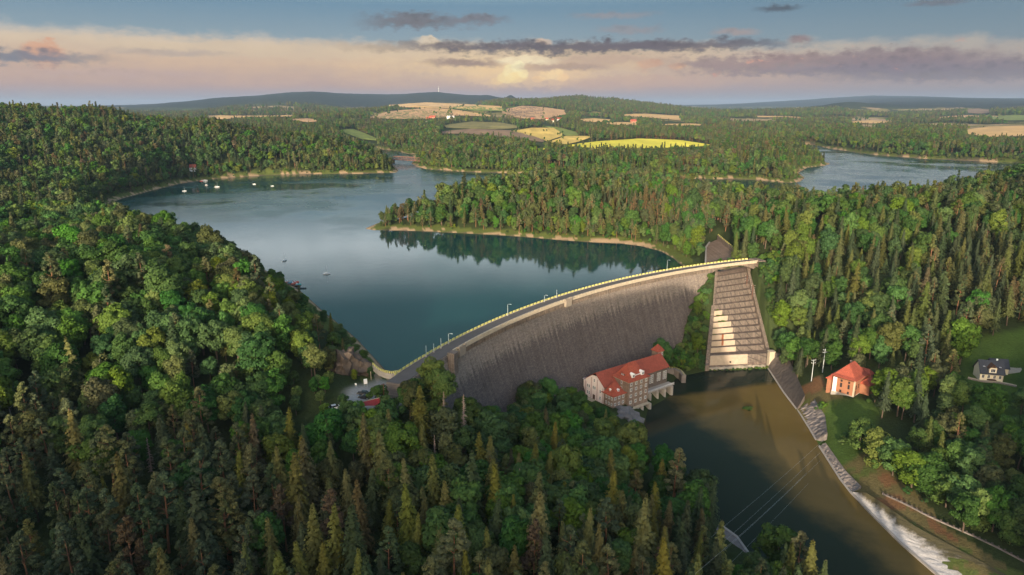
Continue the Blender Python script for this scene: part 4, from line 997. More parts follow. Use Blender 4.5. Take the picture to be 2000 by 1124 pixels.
def trunk_mesh(name, h, r, mat, limbs=0, lz=(0.35, 0.6), lean=0.0, rg=random, llen=0.22, up=0.6):
    b = MB(); pts = [(math.sin(z * 9) * lean, math.cos(z * 7) * lean, z * h - 0.8 * (z == 0)) for z in (0, .25, .5, .75, 1)]
    b.tube(pts, [r * 1.25, r, r * .75, r * .45, r * .1], 7)
    for i in range(limbs):
        z = h * rg.uniform(*lz); a = 2.4 * i + rg.uniform(-.4, .4); L = h * llen * rg.uniform(.7, 1.2)
        p0 = Vector((0, 0, z)); p1 = p0 + Vector((math.cos(a) * L * .5, math.sin(a) * L * .5, L * up * .55)); p2 = p0 + Vector((math.cos(a) * L, math.sin(a) * L, L * up * 1.3))
        b.tube([p0, p1, p2], [r * .42, r * .28, r * .07], 5)
    me_o = b.build(name, mat); me = me_o.data; bpy.data.objects.remove(me_o); return me
class Kind: pass
def make_kind(name, shapes, tones, trunk):
    """list of (crown mesh, trunk mesh, tone) variants"""
    return [(sh, tr, t) for sh, tr, t in shapes]
VAR = {}
def add_var(kind, tone_i, crown, trunk): VAR.setdefault(kind, []).append((crown, trunk, LEAF[kind][tone_i][0], tone_i))
# detailed trees (real metres, about 20 m tall), the same shapes reused in each leaf colour
for s in range(4):
    rg = np.random.default_rng(100 + s); wide = (5.0, 4.2, 5.6, 4.6)[s]; tall = (7.2, 8.6, 6.6, 7.6)[s]
    p, nn, sz = lobe_crown(rg, 20, wide, tall, 20 - tall * 1.02, (40, 36, 46, 40)[s], 140, (2.0, 1.9, 1.95, 1.8)[s], 0.44)
    tm = trunk_mesh('trunk', 15, 0.34, M['bark'], 6, (.4, .75), 0.15)
    for t in range(4): add_var('broadleaf', t, quads_mesh('crown', p, nn, sz, 0.8, M[f'broadleaf{t}'], rg=rg), tm)
for s in range(4):
    rg = np.random.default_rng(200 + s)
    p, nn, sz = spruce_crown(rg, 25, (3.0, 5.0, 2.5, 7.0)[s], (4.8, 4.2, 5.3, 4.0)[s], (30, 28, 30, 26)[s], 0.60, (0.38, 0.5, 0.3, 0.45)[s], nb=(12, 17))
    tm = trunk_mesh('trunk', 25, 0.30, M['bark'])
    for t in range(4): add_var('spruce', t, quads_mesh('crown', p, nn, sz, 0.72, M[f'spruce{t}'], rg=rg), tm)
for s in range(4):
    rg = np.random.default_rng(300 + s)
    Ps = []
    hc = (0.30, 0.36, 0.24, 0.42)[s] * 22; n_l = 40
    for i in range(n_l):
        f = i / (n_l - 1); z = hc + (22 - hc) * f - 0.6; r = (3.2 * (1 - f) ** 0.75 + 0.3) * rg.uniform(.55, 1.05) * (0.8 + 0.4 * min(1, f * 4)); a = rg.uniform(0, 6.28)
        Ps.append((r * math.cos(a), r * math.sin(a), z, rg.uniform(.9, 1.4) * (1 - 0.45 * f)))
    P_, N_, S_ = [], [], []
    for x, y, z, lr in Ps:
        q = rand_dir(95, rg); q[:, 2] = np.abs(q[:, 2]) * np.where(rg.random(95) < .8, 1, -1)
        P_.append(np.array([x, y, z]) + q * lr * rg.uniform(.5, 1.08, 95)[:, None] * np.array([1, 1, .75])); N_.append(q + rg.normal(size=(95, 3)) * .5 + np.array([0, 0, .35])); S_.append(rg.uniform(.22, .44, 95))
    p, nn, sz = np.concatenate(P_), np.concatenate(N_), np.concatenate(S_)
    tm = trunk_mesh('trunk', 21, 0.26, M['pine_bark'], 5, (.5, .8), 0.12, llen=.12)
    for t in range(3): add_var('pine', t, quads_mesh('crown', p, nn, sz, 0.55, M[f'pine{t}'], rg=rg), tm)
for s in range(2):
    rg = np.random.default_rng(400 + s)
    p, nn, sz = lobe_crown(rg, 20, 2.6, 7.5, 12.0, 34, 80, 1.25, 0.36, 0.0, 0.6, 1.3)
    add_var('birch', 0, quads_mesh('crown', p, nn, sz, 0.6, M['birch0'], rg=rg), trunk_mesh('trunk', 18, 0.2, M['birch_bark'], 7, (.3, .8), 0.2, llen=.14))
# coarse forms of the same trees for the masses beyond
FAR = {}
def far_var(kind, t, p, nn, sz, asp, tr=None): FAR.setdefault(kind, []).append((quads_mesh('far_' + kind, p, nn, sz, asp, M[f'{kind}{t}']), t, tr))
for t in range(4):
    for s in range(2):
        rg = np.random.default_rng(500 + s + 10 * t); p, nn, sz = lobe_crown(rg, 20, 5.0, 7.0, 12.6, 20, 42, 2.1, 0.82); far_var('broadleaf', t, p, nn, sz, 0.8)
for t in range(3):
    for s in range(2):
        rg = np.random.default_rng(600 + s + 10 * t); p, nn, sz = spruce_crown(rg, 25, 3.5, 3.2, 18, 1.15, 0.4, nb=(7, 10)); far_var('spruce', t, p, nn, sz, 0.75)
for t in range(3):
    for s in range(2):
        rg = np.random.default_rng(700 + s + 10 * t)
        p, nn, sz = lobe_crown(rg, 22, 2.6, 6.0, 15.5, 16, 34, 1.3, 0.62, 0.3, 0.6); far_var('pine', t, p, nn, sz, 0.6, trunk_mesh('trunk', 18, 0.24, M['pine_bark']))

# ------------------------------------------------------------------ where the trees stand
def scatter(r0, r1, step, seed, az_lim=44):
    rg = np.random.default_rng(seed); lim = r1
    gx = np.arange(-lim, lim, step); gy = np.arange(0, lim, step); X, Y = np.meshgrid(gx, gy); X = X.ravel() + rg.uniform(-.42, .42, X.size) * step; Y = Y.ravel() + rg.uniform(-.42, .42, Y.size) * step
    r = np.hypot(X, Y); a = np.degrees(np.arctan2(X, Y)); k = (r >= r0) & (r < r1) & (np.abs(a) < az_lim) & (Y > 60)
    return X[k], Y[k]
FIELDS = []   # filled by the fields file: pixel polygons turned to world plan
def free_of(X, Y, m=0.0):
    """mask of places where trees may stand"""
    ok = np.ones(len(X), bool); r = np.hypot(X, Y)
    w = np.clip(r / 700, 0.8, 1.1)
    dl = sdf(lake_poly, X, Y); near_dam = np.hypot(X - DAM_C[0], Y - DAM_C[1])
    th = np.arctan2(Y - DAM_C[1], X - DAM_C[0]); dn = (near_dam < DAM_R) & (th > TH1 - R(2)) & (th < TH0)
    ok &= (dl > 9 * w) | (dn & (dl > 3)) | ((dl > 10) & (X < -50) & (Y < 560))
    ok &= ~(dn & (near_dam > DAM_R - np.where(X < 18, 23.5, 31))) | ((X > 97) & (Y > 370) & (near_dam < DAM_R + 3) & False)
    ok &= ~((near_dam > DAM_R - 12) & (near_dam < DAM_R + 4) & (th > TH1 - R(2)) & (th < TH0 + R(3)))
    ok &= sdf(river_poly, X, Y) > np.where((X > 90) & (Y < 330), 19.0, np.where(Y > 250, 5.0, 3.0))
    ok &= sdf(spill_poly, X, Y) > 5
    ok &= sdf(pad_lot, X, Y) > 2
    for poly, mg in HOUSE_PADS: ok &= sdf(poly, X, Y) > mg
    for k_, poly in clearings: ok &= sdf(poly, X, Y) > 1.5
    for poly in FIELDS: 
        bx = (X > poly[:, 0].min() - 20) & (X < poly[:, 0].max() + 20) & (Y > poly[:, 1].min() - 20) & (Y < poly[:, 1].max() + 20)
        if bx.any():
            i = np.where(bx)[0]; ok[i] &= sdf(poly, X[i], Y[i]) > 2
    return ok
def frame(o, x0, x1, y0, y1):
    mw = Matrix.Translation(o.location) @ Matrix.Rotation(o.rotation_euler.z, 4, 'Z')
    return [tuple((mw @ Vector((x, y, 0)))[:2]) for x, y in ((x0, y0), (x1, y0), (x1, y1), (x0, y1))]
HOUSE_PADS = [(poly_px([(1398, 1022), (1468, 1048), (1478, 1110), (1480, 1190), (1395, 1200), (1388, 1060)], -40), 0.5), (poly_px([(1168, 800), (1262, 800), (1256, 884), (1200, 890)], -38), 0.5), (frame(ps, -14, 54, -19, 40), 2), (poly_px([(684, 762), (784, 756), (778, 800), (764, 850), (690, 850), (684, 800)], 1), 0.5), (frame(oh, -1, 17, -4, 14), 3.5), (frame(vl, 0, 10, -2, 8), 4), (frame(va, 0, 8, 0, 6), 3), (frame(ht, -4, 4, -3, 3), 2.0),
              (poly_px([(1376, 516), (1374, 482), (1386, 470), (1402, 464), (1456, 508)], 2.5), 2.5), ([dam_xy(TH1 - R(2.5), DAM_R - 9), dam_xy(TH1, DAM_R - 9), dam_xy(TH1, DAM_R), dam_xy(TH1 - R(2.5), DAM_R)], 2.0),
              (frame(lh, -5, 5, -16, 4), 2), (poly_px([(556, 560), (590, 560), (600, 575), (560, 575)], 0), 3)]
# ------------------------------------------------------------------ fields of the far farmland: draped sheets
def field_mat(name, c, stripes=0.12, rot=0.4):
    def fn(n):
        p = n.pos(); s = n.noise(n.mapping(p, (0.04, 0.0015, 0.02), (0, 0, 0), (0, 0, rot)), 1.0, 4, 0.6); a = n.noise(p, 0.006, 5, 0.6)
        k = (s - 0.5) * 4 * stripes + (a - 0.5) * 0.7 + 1.0
        return n.mix(1.0, c, n.vec(k, k, k), 'MULTIPLY'), None
    return material(name, fn, 0.95, 0.1)
FM = {'straw': field_mat('ripe_grain', (0.52, 0.34, 0.15)), 'tan': field_mat('stubble', (0.46, 0.29, 0.155), 0.15, 1.0), 'gold': field_mat('golden_grain', (0.58, 0.42, 0.12), 0.25, -0.6), 'yellow': field_mat('yellow_crop', (0.60, 0.54, 0.07), 0.12, 0.2),
      'green': field_mat('green_pasture', (0.17, 0.21, 0.055)), 'brown': field_mat('fallow_soil', (0.22, 0.15, 0.095), 0.2, 0.9), 'olive': field_mat('dry_pasture', (0.20, 0.18, 0.07), 0.15)}
# kind, upper edge and lower edge in the photo (same number of points not needed)
FL = [('yellow', [(1112, 283), (1170, 276), (1250, 271), (1330, 274), (1388, 283)], [(1112, 286), (1150, 291), (1250, 290), (1330, 288), (1388, 285)]),
      ('gold', [(1072, 277), (1105, 266), (1150, 266), (1153, 268)], [(1066, 280), (1105, 282), (1130, 277), (1153, 269)]),
      ('gold', [(1000, 256), (1040, 250), (1080, 250), (1098, 260)], [(1000, 257), (1040, 266), (1068, 276), (1098, 266)]),
      ('green', [(1060, 246), (1095, 250), (1125, 258), (1130, 264)], [(1060, 248), (1085, 252), (1105, 266), (1130, 265)]),
      ('brown', [(860, 257), (920, 252), (1000, 255), (1062, 272)], [(860, 261), (920, 262), (1000, 270), (1062, 278)]),
      ('straw', [(760, 206), (830, 201), (900, 204), (980, 208)], [(760, 210), (830, 211), (900, 213), (980, 216)]),
      ('tan', [(722, 229), (760, 218), (830, 212), (900, 216), (945, 226)], [(722, 231), (760, 233), (830, 232), (900, 226), (945, 228)]),
      ('olive', [(735, 230), (780, 218), (830, 215), (880, 220)], [(735, 232), (780, 233), (830, 233), (880, 230)]),
      ('straw', [(820, 211), (880, 214), (920, 220), (958, 226)], [(820, 213), (880, 220), (920, 227), (958, 228)]),
      ('green', [(880, 209), (930, 208), (985, 212)], [(880, 213), (930, 217), (985, 218)]),
      ('tan', [(980, 216), (1020, 207), (1060, 210), (1105, 216)], [(980, 222), (1020, 232), (1060, 234), (1105, 224)]),
      ('brown', [(990, 212), (1030, 208), (1062, 212)], [(990, 226), (1030, 229), (1062, 230)]),
      ('olive', [(868, 245), (920, 238), (980, 240), (1010, 246)], [(868, 250), (920, 252), (980, 253), (1010, 251)]),
      ('straw', [(1218, 224), (1262, 223), (1330, 227)], [(1218, 227), (1262, 230), (1330, 236)]),
      ('straw', [(1134, 233), (1160, 232), (1192, 234)], [(1134, 237), (1160, 239), (1192, 238)]), ('straw', [(1185, 240), (1215, 239), (1243, 240)], [(1185, 243), (1215, 245), (1243, 245)]),
      ('straw', [(1290, 243), (1345, 242), (1370, 243)], [(1290, 245), (1345, 246), (1370, 246)]),
      ('straw', [(405, 227), (430, 226), (470, 227), (572, 226)], [(405, 231), (430, 234), (470, 231), (572, 228)]), ('tan', [(572, 233), (600, 232), (618, 234)], [(572, 236), (600, 239), (618, 238)]),
      ('green', [(664, 254), (690, 252), (706, 258), (735, 270)], [(664, 256), (690, 266), (706, 272), (735, 275)]),
      ('straw', [(1660, 238), (1700, 236), (1742, 238)], [(1660, 240), (1700, 242), (1742, 240)]), ('straw', [(1475, 227), (1540, 228), (1572, 230)], [(1475, 230), (1540, 230), (1572, 232)]),
      ('straw', [(1888, 254), (1930, 248), (2010, 246), (2060, 246)], [(1888, 262), (1930, 268), (2010, 266), (2060, 266)]), ('tan', [(1830, 230), (1880, 226), (1950, 227)], [(1830, 233), (1880, 231), (1950, 229)]), ('green', [(1935, 228), (1970, 226), (2050, 225)], [(1935, 234), (1970, 236), (2050, 236)]),
      ('brown', [(1888, 215), (1910, 213), (1932, 215)], [(1888, 221), (1910, 223), (1932, 222)]), ('yellow', [(1035, 293), (1060, 289), (1066, 290)], [(1035, 295), (1060, 293), (1066, 291)])]
def resample(pts, n):
    p = np.array(pts, float); x = np.linspace(p[0, 0], p[-1, 0], n); return np.stack([x, np.interp(x, p[:, 0], p[:, 1])], 1)
for kind, up_, lo_ in FL:
    n, m = 36, 16; U, L = resample(up_, n), resample(lo_, n)
    wob = fbm(U[:, 0] / 14, U[:, 0] * 0 + len(FIELDS), 3, 8) * 1.6
    G = np.stack([L + (U - L) * j / (m - 1) for j in range(m)], 0); G[-1, :, 1] += wob * .4; G[0, :, 1] -= wob * .4
    X, Y = march(G[..., 0].ravel(), G[..., 1].ravel(), lift=1.5)
    X, Y = X.reshape(m, n), Y.reshape(m, n); r = np.hypot(X, Y)
    if (r.max(0) / r.min(0)).max() > 2.2: r_med = np.median(r)
    Z = height(X, Y) + 0.4 + r * 0.0006
    tag(grid_mesh('field', X, Y, Z, None, FM[kind]), kind='structure')
    # nearer ground below a field stays open too, so that the wood in front does not hide it
    dd = np.array([proj(x, y, z)[2] for x, y, z in zip(X[0], Y[0], Z[0])]); low = L.copy(); low[:, 1] += 19.0 * F / dd
    lx, ly = march(low[:, 0], low[:, 1])
    FIELDS.append(np.concatenate([np.stack([lx, ly], 1), np.stack([X[-1, ::-1], Y[-1, ::-1]], 1)]))
# ------------------------------------------------------------------ planting
def species(X, Y, rg):
    """kind and tone index for each place, following the stands seen in the photo"""
    Z = height(X, Y); px, py, d = proj(X, Y, Z + 12); n = len(X); u = rg.random(n); g = fbm(X / 55, Y / 55, 3, 71); g2 = fbm(X / 28, Y / 28, 3, 77)
    pc = np.full(n, 0.30)                                  # share of conifers
    r = np.hypot(X, Y)
    fg = (r < 330) & (px < 1500) & (X < 75)
    edge = np.interp(px, [0, 300, 520, 620, 760, 1000, 1150, 1250, 1400], [820, 840, 885, 880, 900, 925, 985, 960, 950])
    pc = np.where(fg & (py > edge), 0.86, pc); pc = np.where(fg & (py <= edge), 0.07, pc); pc = np.where(fg & (np.abs(py - edge) < 45), 0.40, pc)
    pc = np.where((r < 700) & (px < 760) & (r >= 250) & (py > 380), 0.10, pc)
    rightw = (px > 1430) & (r < 800); pc = np.where(rightw, 0.42, pc); pc = np.where(rightw & (px > 1800) & (py > 400) & (py < 720), 0.85, pc); pc = np.where(rightw & (py > 740) & (X < 215), 0.18, pc)
    pen = (r >= 540) & (r < 950) & (X > -150) & (X < 330); pc = np.where(pen, 0.55, pc)
    pc = np.where((r > 950), 0.50, pc); pc = np.where((r > 1100) & (px > 1040) & (px < 1620), 0.66, pc); pc = np.where((r > 900) & (px < 800) & (px > 420), 0.60, pc)
    con = u < np.clip(pc + g * 0.9 * (pc > 0.12), 0.02, 0.97)
    pf = np.where(fg & (px < 520), 0.80, np.where(fg & (px < 1180), 0.22, 0.40)); pf = np.where(rightw, 0.22, pf); pf = np.where(pen, 0.8, pf); pf = np.where(r > 1000, 0.55, pf)
    pine = con & (rg.random(n) < np.clip(pf + g2 * 0.8, 0, 1))
    v = rg.random(n)
    kind = np.where(con, np.where(pine, 2, 1), 0)
    tone = np.zeros(n, int)
    b = np.clip(v + g2 * 1.0, 0, 1); fresh_stand = fg & (px > 900) | ((px < 760) & (py > 520) & (py < 700) & (px > 400))  # stands with more yellow-green crowns
    tone = np.where(kind == 0, np.select([b < 0.42 - 0.15 * fresh_stand, b < 0.76 - 0.12 * fresh_stand, b < 0.90], [0, 1, 2], 3), tone)
    ts = np.where(fg & (px > 520) & (px < 1200), 0.22, 0.45); tone = np.where(kind == 1, np.select([v < ts, v < 0.95], [0, 1], 2), tone)
    tone = np.where((kind == 1) & (tone == 1) & fg, 3, tone); tone = np.where(kind == 2, np.select([v < 0.42, v < 0.94], [0, 1], 2), tone); tone = np.where((kind == 2) & (r > 560) & (rg.random(n) < np.where((r > 1100) & (px > 1040) & (px < 1620), .30, .13)), 2, tone)
    return kind, tone, px, py, d, Z
KN = ['broadleaf', 'spruce', 'pine']
rg = np.random.default_rng(5)
plots = []
for r0, r1, st, sd_ in ((60, 330, 5.9, 1), (330, 700, 6.6, 2), (700, 1500, 7.6, 3), (1500, 2600, 10.5, 4)):
    X, Y = scatter(r0, r1, st, sd_, 51 if r0 < 1000 else 46); ok = free_of(X, Y); X, Y = X[ok], Y[ok]
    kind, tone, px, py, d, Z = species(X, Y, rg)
    keep = np.where(kind == 0, rg.random(len(X)) < (0.70 if r1 < 1000 else 0.8), rg.random(len(X)) < 0.84)      # broad crowns need room
    plots.append([a[keep] for a in (X, Y, Z, kind, tone, px, py, d)])
X, Y, Z, kind, tone, px, py, d = [np.concatenate([p[i] for p in plots]) for i in range(8)]
av = [(1672, 878), (1702, 905), (1735, 930), (1772, 952), (1806, 965), (1838, 990), (1872, 1006), (1902, 1030), (1932, 1040), (1962, 1062), (1994, 1074), (2030, 1092)]
ax_, ay_ = march([a[0] + 8 for a in av], [a[1] for a in av]); az_ = height(ax_, ay_)
far_ok = np.min(np.hypot(X[:, None] - ax_[None], Y[:, None] - ay_[None]), axis=1) > np.where(kind > 0, 13.0, 7.0)
qx, qy, qd = proj(ax_, ay_, az_ + 12); na = len(ax_); new_ = (ax_, ay_, az_, np.zeros(na, int), np.array([1, 2, 1, 1, 0, 1, 1, 2, 1, 1, 0, 1]), qx, qy, qd)
X, Y, Z, kind, tone, px, py, d = [np.concatenate([a[far_ok], b]) for a, b in zip((X, Y, Z, kind, tone, px, py, d), new_)]
r = np.hypot(X, Y); n = len(X)
hs = np.clip(rg.normal(1.0, 0.15, n) + (kind > 0) * rg.normal(0, 0.10, n), 0.5, 1.38) * np.where(kind == 0, np.where(r < 330, 0.80, 0.88), np.where(kind == 1, np.where(r < 330, 0.80, 0.86), 0.84)); hs *= 1 + fbm(X / 40, Y / 40, 2, 91) * 0.5
dl_ = sdf(lake_poly, X, Y); hs *= np.where((X < -50) & (Y < 560), np.clip(0.30 + dl_ / 60, 0.3, 1.0), np.clip(0.55 + dl_ / 55, 0.55, 1.0))          # lower growth at the water's edge
rowtree = (px > 1640) & (py > 820) & (X < 190) & (kind == 0) & (Y < 270); hs[rowtree] *= 0.92; hs[-na:] = rg.uniform(0.9, 1.08, na)
cut = (X < -44) & (X > -80) & (Y > 200) & (Y < 232); hs[cut] *= 0.52               # young trees below the car park
cut = (X > 6) & (X < 45) & (Y > 262) & (Y < 330); hs[cut] *= 0.66
cut = (X > -36) & (X < 12) & (Y > 222) & (Y < 300) & (np.hypot(X - DAM_C[0], Y - DAM_C[1]) > DAM_R - 50); hs[cut] = np.maximum(hs[cut], 0.9); kind[cut] = np.where(rg.random(cut.sum()) < .9, 0, kind[cut])
clump = rg.random(n)
shown = (px > -15) & (px < 2015) & (py > 120) & (py < 1150) & (Y > 80)
picked = np.zeros(n, bool); root_of = {}
AREA = [(-1e9, 'in')]
def where_words(x, y, z, px, py):
    if np.hypot(x, y) > 540: return 'on the wooded peninsula' if px < 1330 else 'on the far wooded bank'
    if px > 1640 and py > 800: return 'by the riverside track'
    if px > 1430: return 'beyond the spillway'
    if py > 860: return 'in the lower wood'
    if px > 760: return 'in the wood under the dam'
    return 'on the lakeside hill'
used_labels = set()
def plant(i, kname, var, label_head, s, cat, group, rz=None):
    crown, trunk, tname = var[0], var[1], var[2]
    t = empty(f'{kname}_tree', (X[i], Y[i], Z[i] - 0.3), rng.uniform(0, 6.28) if rz is None else rz)
    if i >= n - na: t.location.z -= 4.2
    t.scale = (s * rng.uniform(.84, 1.2), s * rng.uniform(.84, 1.2), s); t.rotation_euler.x = rng.normal() * .035; t.rotation_euler.y = rng.normal() * .035
    c = bpy.data.objects.new('crown', crown); COL.objects.link(c); c.parent = t
    k = bpy.data.objects.new('trunk', trunk); COL.objects.link(k); k.parent = t
    qx, qy, qd = proj(X[i], Y[i], Z[i] + 13 * s); 
    lab = f"{label_head} {where_words(X[i], Y[i], Z[i], qx, qy)}, {qx / 20:.0f} percent across, {qy / 11.24:.0f} down"
    if lab in used_labels: lab = f"{label_head} in the wood, {qx / 20:.1f} percent across, {qy / 11.24:.1f} down"
    used_labels.add(lab); tag(t, lab, cat, group); return t
def height_word(s): return 'tall' if s > 0.92 else ('short' if s < 0.68 else 'mid-sized')
for k, kn in enumerate(KN):
    idx = np.where((kind == k) & shown)[0]
    idx = idx[np.argsort(d[idx] / np.maximum(hs[idx], .5))][:292]
    for i in idx:
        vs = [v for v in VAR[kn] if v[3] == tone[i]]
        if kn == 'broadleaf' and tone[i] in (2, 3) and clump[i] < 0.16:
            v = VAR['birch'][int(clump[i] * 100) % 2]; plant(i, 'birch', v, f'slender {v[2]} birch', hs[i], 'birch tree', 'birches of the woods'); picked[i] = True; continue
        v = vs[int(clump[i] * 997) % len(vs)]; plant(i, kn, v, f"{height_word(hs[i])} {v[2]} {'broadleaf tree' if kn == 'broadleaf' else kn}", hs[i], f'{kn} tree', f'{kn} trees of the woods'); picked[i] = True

# everything further off: one mass of each kind, seen as forest
def instancer(name, xyz, idx, rot, scl, meshes):
    c = bpy.data.collections.new(name + '_forms')
    for j, (me, tr) in enumerate(meshes):
        o = bpy.data.objects.new(f'{name}_form_{j:02d}', me); c.objects.link(o)
    me = bpy.data.meshes.new(name); me.vertices.add(len(xyz)); me.vertices.foreach_set('co', xyz.astype(np.float32).ravel())
    for nm, ty, arr in (('form', 'INT', idx.astype(np.int32)), ('turn', 'FLOAT', rot.astype(np.float32)), ('size', 'FLOAT', scl.astype(np.float32))):
        me.attributes.new(nm, ty, 'POINT').data.foreach_set('value', arr)
    o = bpy.data.objects.new(name, me); COL.objects.link(o)
    ng = bpy.data.node_groups.new(name, 'GeometryNodeTree'); ng.interface.new_socket('Geometry', in_out='INPUT', socket_type='NodeSocketGeometry'); ng.interface.new_socket('Geometry', in_out='OUTPUT', socket_type='NodeSocketGeometry')
    gi, go = ng.nodes.new('NodeGroupInput'), ng.nodes.new('NodeGroupOutput'); ip = ng.nodes.new('GeometryNodeInstanceOnPoints'); ci = ng.nodes.new('GeometryNodeCollectionInfo')
    ci.inputs['Collection'].default_value = c; ci.inputs['Separate Children'].default_value = True; ci.inputs['Reset Children'].default_value = True
    def attr(nm, ty):
        a = ng.nodes.new('GeometryNodeInputNamedAttribute'); a.data_type = ty; a.inputs[0].default_value = nm; return a.outputs[0]
    L = ng.links.new; L(gi.outputs[0], ip.inputs['Points']); L(ci.outputs[0], ip.inputs['Instance']); ip.inputs['Pick Instance'].default_value = True
    L(attr('form', 'INT'), ip.inputs['Instance Index']); cx = ng.nodes.new('ShaderNodeCombineXYZ'); L(attr('turn', 'FLOAT'), cx.inputs[2]); L(cx.outputs[0], ip.inputs['Rotation']); L(attr('size', 'FLOAT'), ip.inputs['Scale'])
    L(ip.outputs[0], go.inputs[0]); md = o.modifiers.new('planting', 'NODES'); md.node_group = ng
    tag(o, kind='stuff'); return o
def join_meshes(a, b):
    """crown and trunk as one mesh for the massed forms"""
    bm = bmesh.new(); bm.from_mesh(a); n0 = len(bm.faces)
    if b:
        bm.from_mesh(b); bm.faces.ensure_lookup_table()
        for f in bm.faces[n0:]: f.material_index = 1
    me = bpy.data.meshes.new(a.name + '_form'); bm.to_mesh(me); bm.free(); me.materials.append(a.materials[0])
    if b: me.materials.append(b.materials[0])
    return me
for k, kn in enumerate(KN):
    near = [(join_meshes(v[0], v[1]), None) for v in VAR[kn]]; far = [(join_meshes(f[0], f[2]), None) for f in FAR[kn]]
    tn = np.array([v[3] for v in VAR[kn]] + [f[1] for f in FAR[kn]]); isfar = np.array([0] * len(near) + [1] * len(far))
    i = np.where((kind == k) & ~picked)[0]; idx = np.zeros(len(i), int)
    for t in range(4):
        for fr_, m in ((0, r[i] < 620), (1, r[i] >= 620)):
            c = np.where((tn == t) & (isfar == fr_))[0]
            if len(c): s = m & (tone[i] == t); idx[s] = c[rg.integers(0, len(c), s.sum())]
    instancer(f'{kn}_forest', np.stack([X[i], Y[i], Z[i] - 0.4], 1), idx, rg.uniform(0, 6.28, len(i)), hs[i], near + far)
# leafy undergrowth closing the woods' edges along the shores
X3, Y3 = scatter(430, 1700, 4.6, 21, 42); d3 = sdf(lake_poly, X3, Y3); k3 = (d3 > 6.5) & (d3 < 24); X3, Y3 = X3[k3], Y3[k3]; k3 = free_of(X3, Y3) | (d3[k3] < 10); k3 &= np.hypot(X3 - DAM_C[0], Y3 - DAM_C[1]) > DAM_R + 8
X3, Y3 = X3[k3], Y3[k3]; k3 = rg.random(len(X3)) < 0.6 + fbm(X3 / 20, Y3 / 20, 2, 3) * 2.2; X3, Y3 = X3[k3], Y3[k3]
d3 = sdf(lake_poly, X3, Y3)
instancer('shore_undergrowth', np.stack([X3, Y3, height(X3, Y3) - 1.6], 1), rg.integers(0, 8, len(X3)), rg.uniform(0, 6.28, len(X3)), np.clip((d3 - 4) / 22, .18, .55) * rg.uniform(.7, 1.3, len(X3)), [(f[0], None) for f in FAR['broadleaf']])
# woods on the plains beyond: coarse trees set wider, in patches
X2, Y2 = scatter(2600, 6500, 24, 8, 40); Z2 = height(X2, Y2); w_ = fbm(X2 / 420, Y2 / 420, 4, 21); ok = free_of(X2, Y2) & (w_ < 0.10) & ~((w_ < -0.13) & (fbm(X2 / 260 + 40, Y2 / 330, 3, 33) > 0))
X2, Y2, Z2 = X2[ok], Y2[ok], Z2[ok]; q = rg.random(len(X2)) + fbm(X2 / 200, Y2 / 200, 2, 5)
far_forms = []
for kn in KN:
    for f in FAR[kn]: far_forms.append((f[0], None))
idx = np.where(q < .45, rg.integers(0, 8, len(X2)), np.where(q < .8, 8 + rg.integers(0, 6, len(X2)), 14 + rg.integers(0, 6, len(X2))))
instancer('distant_woods', np.stack([X2, Y2, Z2 - 3], 1), idx, rg.uniform(0, 6.28, len(X2)), rg.uniform(1.1, 1.7, len(X2)) * np.clip(np.hypot(X2, Y2) / 4500, .8, 1.2), far_forms)
# trees and hedges along the field edges
hx = []
for poly in FIELDS:
    a = poly; c = np.roll(poly, -1, 0); L = np.hypot(*(c - a).T); 
    for p, q, l in zip(a, c, L):
        m = int(min(l, 400) / 26); k_ = rg.random(m) < 0.33; hx.append((p + (q - p) * rg.random((m, 1)) + rg.normal(size=(m, 2)) * 5)[k_])
hx = np.concatenate(hx); instancer('hedgerow', np.stack([hx[:, 0], hx[:, 1], height(hx[:, 0], hx[:, 1]) - 1.5], 1), rg.integers(0, 8, len(hx)), rg.uniform(0, 6.28, len(hx)), rg.uniform(.35, .85, len(hx)) * np.clip(np.hypot(*hx.T) / 3000, .8, 1.3), [(f[0], None) for f in FAR['broadleaf']])
# bushes on the earth bank between dam and spillway and along the shores
gx, gy = np.meshgrid(np.arange(86, 128, 2.6), np.arange(362, 432, 2.6)); gx = gx.ravel() + rg.uniform(-1, 1, gx.size); gy = gy.ravel() + rg.uniform(-1, 1, gy.size)
rc = np.hypot(gx - DAM_C[0], gy - DAM_C[1]); gz = height(gx, gy)
ok = (sdf(spill_poly, gx, gy) > 3.2) & (rc < DAM_R - 8) & (gz > TAIL + 0.5)
dd = CREST - gz; face_r = DAM_R - np.array([off(v) for v in dd]); ok &= rc < face_r - 0.5
bush = []
for s in range(3):
    rgb_ = np.random.default_rng(900 + s); p, nn, sz = lobe_crown(rgb_, 4, 1.9, 1.7, 1.7, 9, 90, 0.95, 0.26)
    for t in range(3): bush.append((quads_mesh('crown', p, nn, sz, 0.8, M[f'broadleaf{t}'], rg=rgb_), t))
stem_me = trunk_mesh('stem', 2.2, 0.09, M['bark'], 3, (.2, .5), 0, llen=.4)
print('BANK BUSHES', ok.sum(), 'TREES', n, 'DIST', len(X2))
def plant_bush(x, y, s, label, group, t=None):
    b = empty('bush', (x, y, H(x, y) - 0.15), rng.uniform(0, 6.28)); b.scale = (s, s, s * rng.uniform(.85, 1.3))
    me = bush[rng.integers(0, 9)][0] if t is None else bush[3 * rng.integers(0, 3) + t][0]
    for nm, m in (('crown', me), ('stem', stem_me)): c = bpy.data.objects.new(nm, m); COL.objects.link(c); c.parent = b
    qx, qy, _ = proj(x, y, H(x, y) + 2 * s); tag(b, f'{label}, {qx / 20:.1f} percent across, {qy / 11.24:.1f} down', 'bush', group)
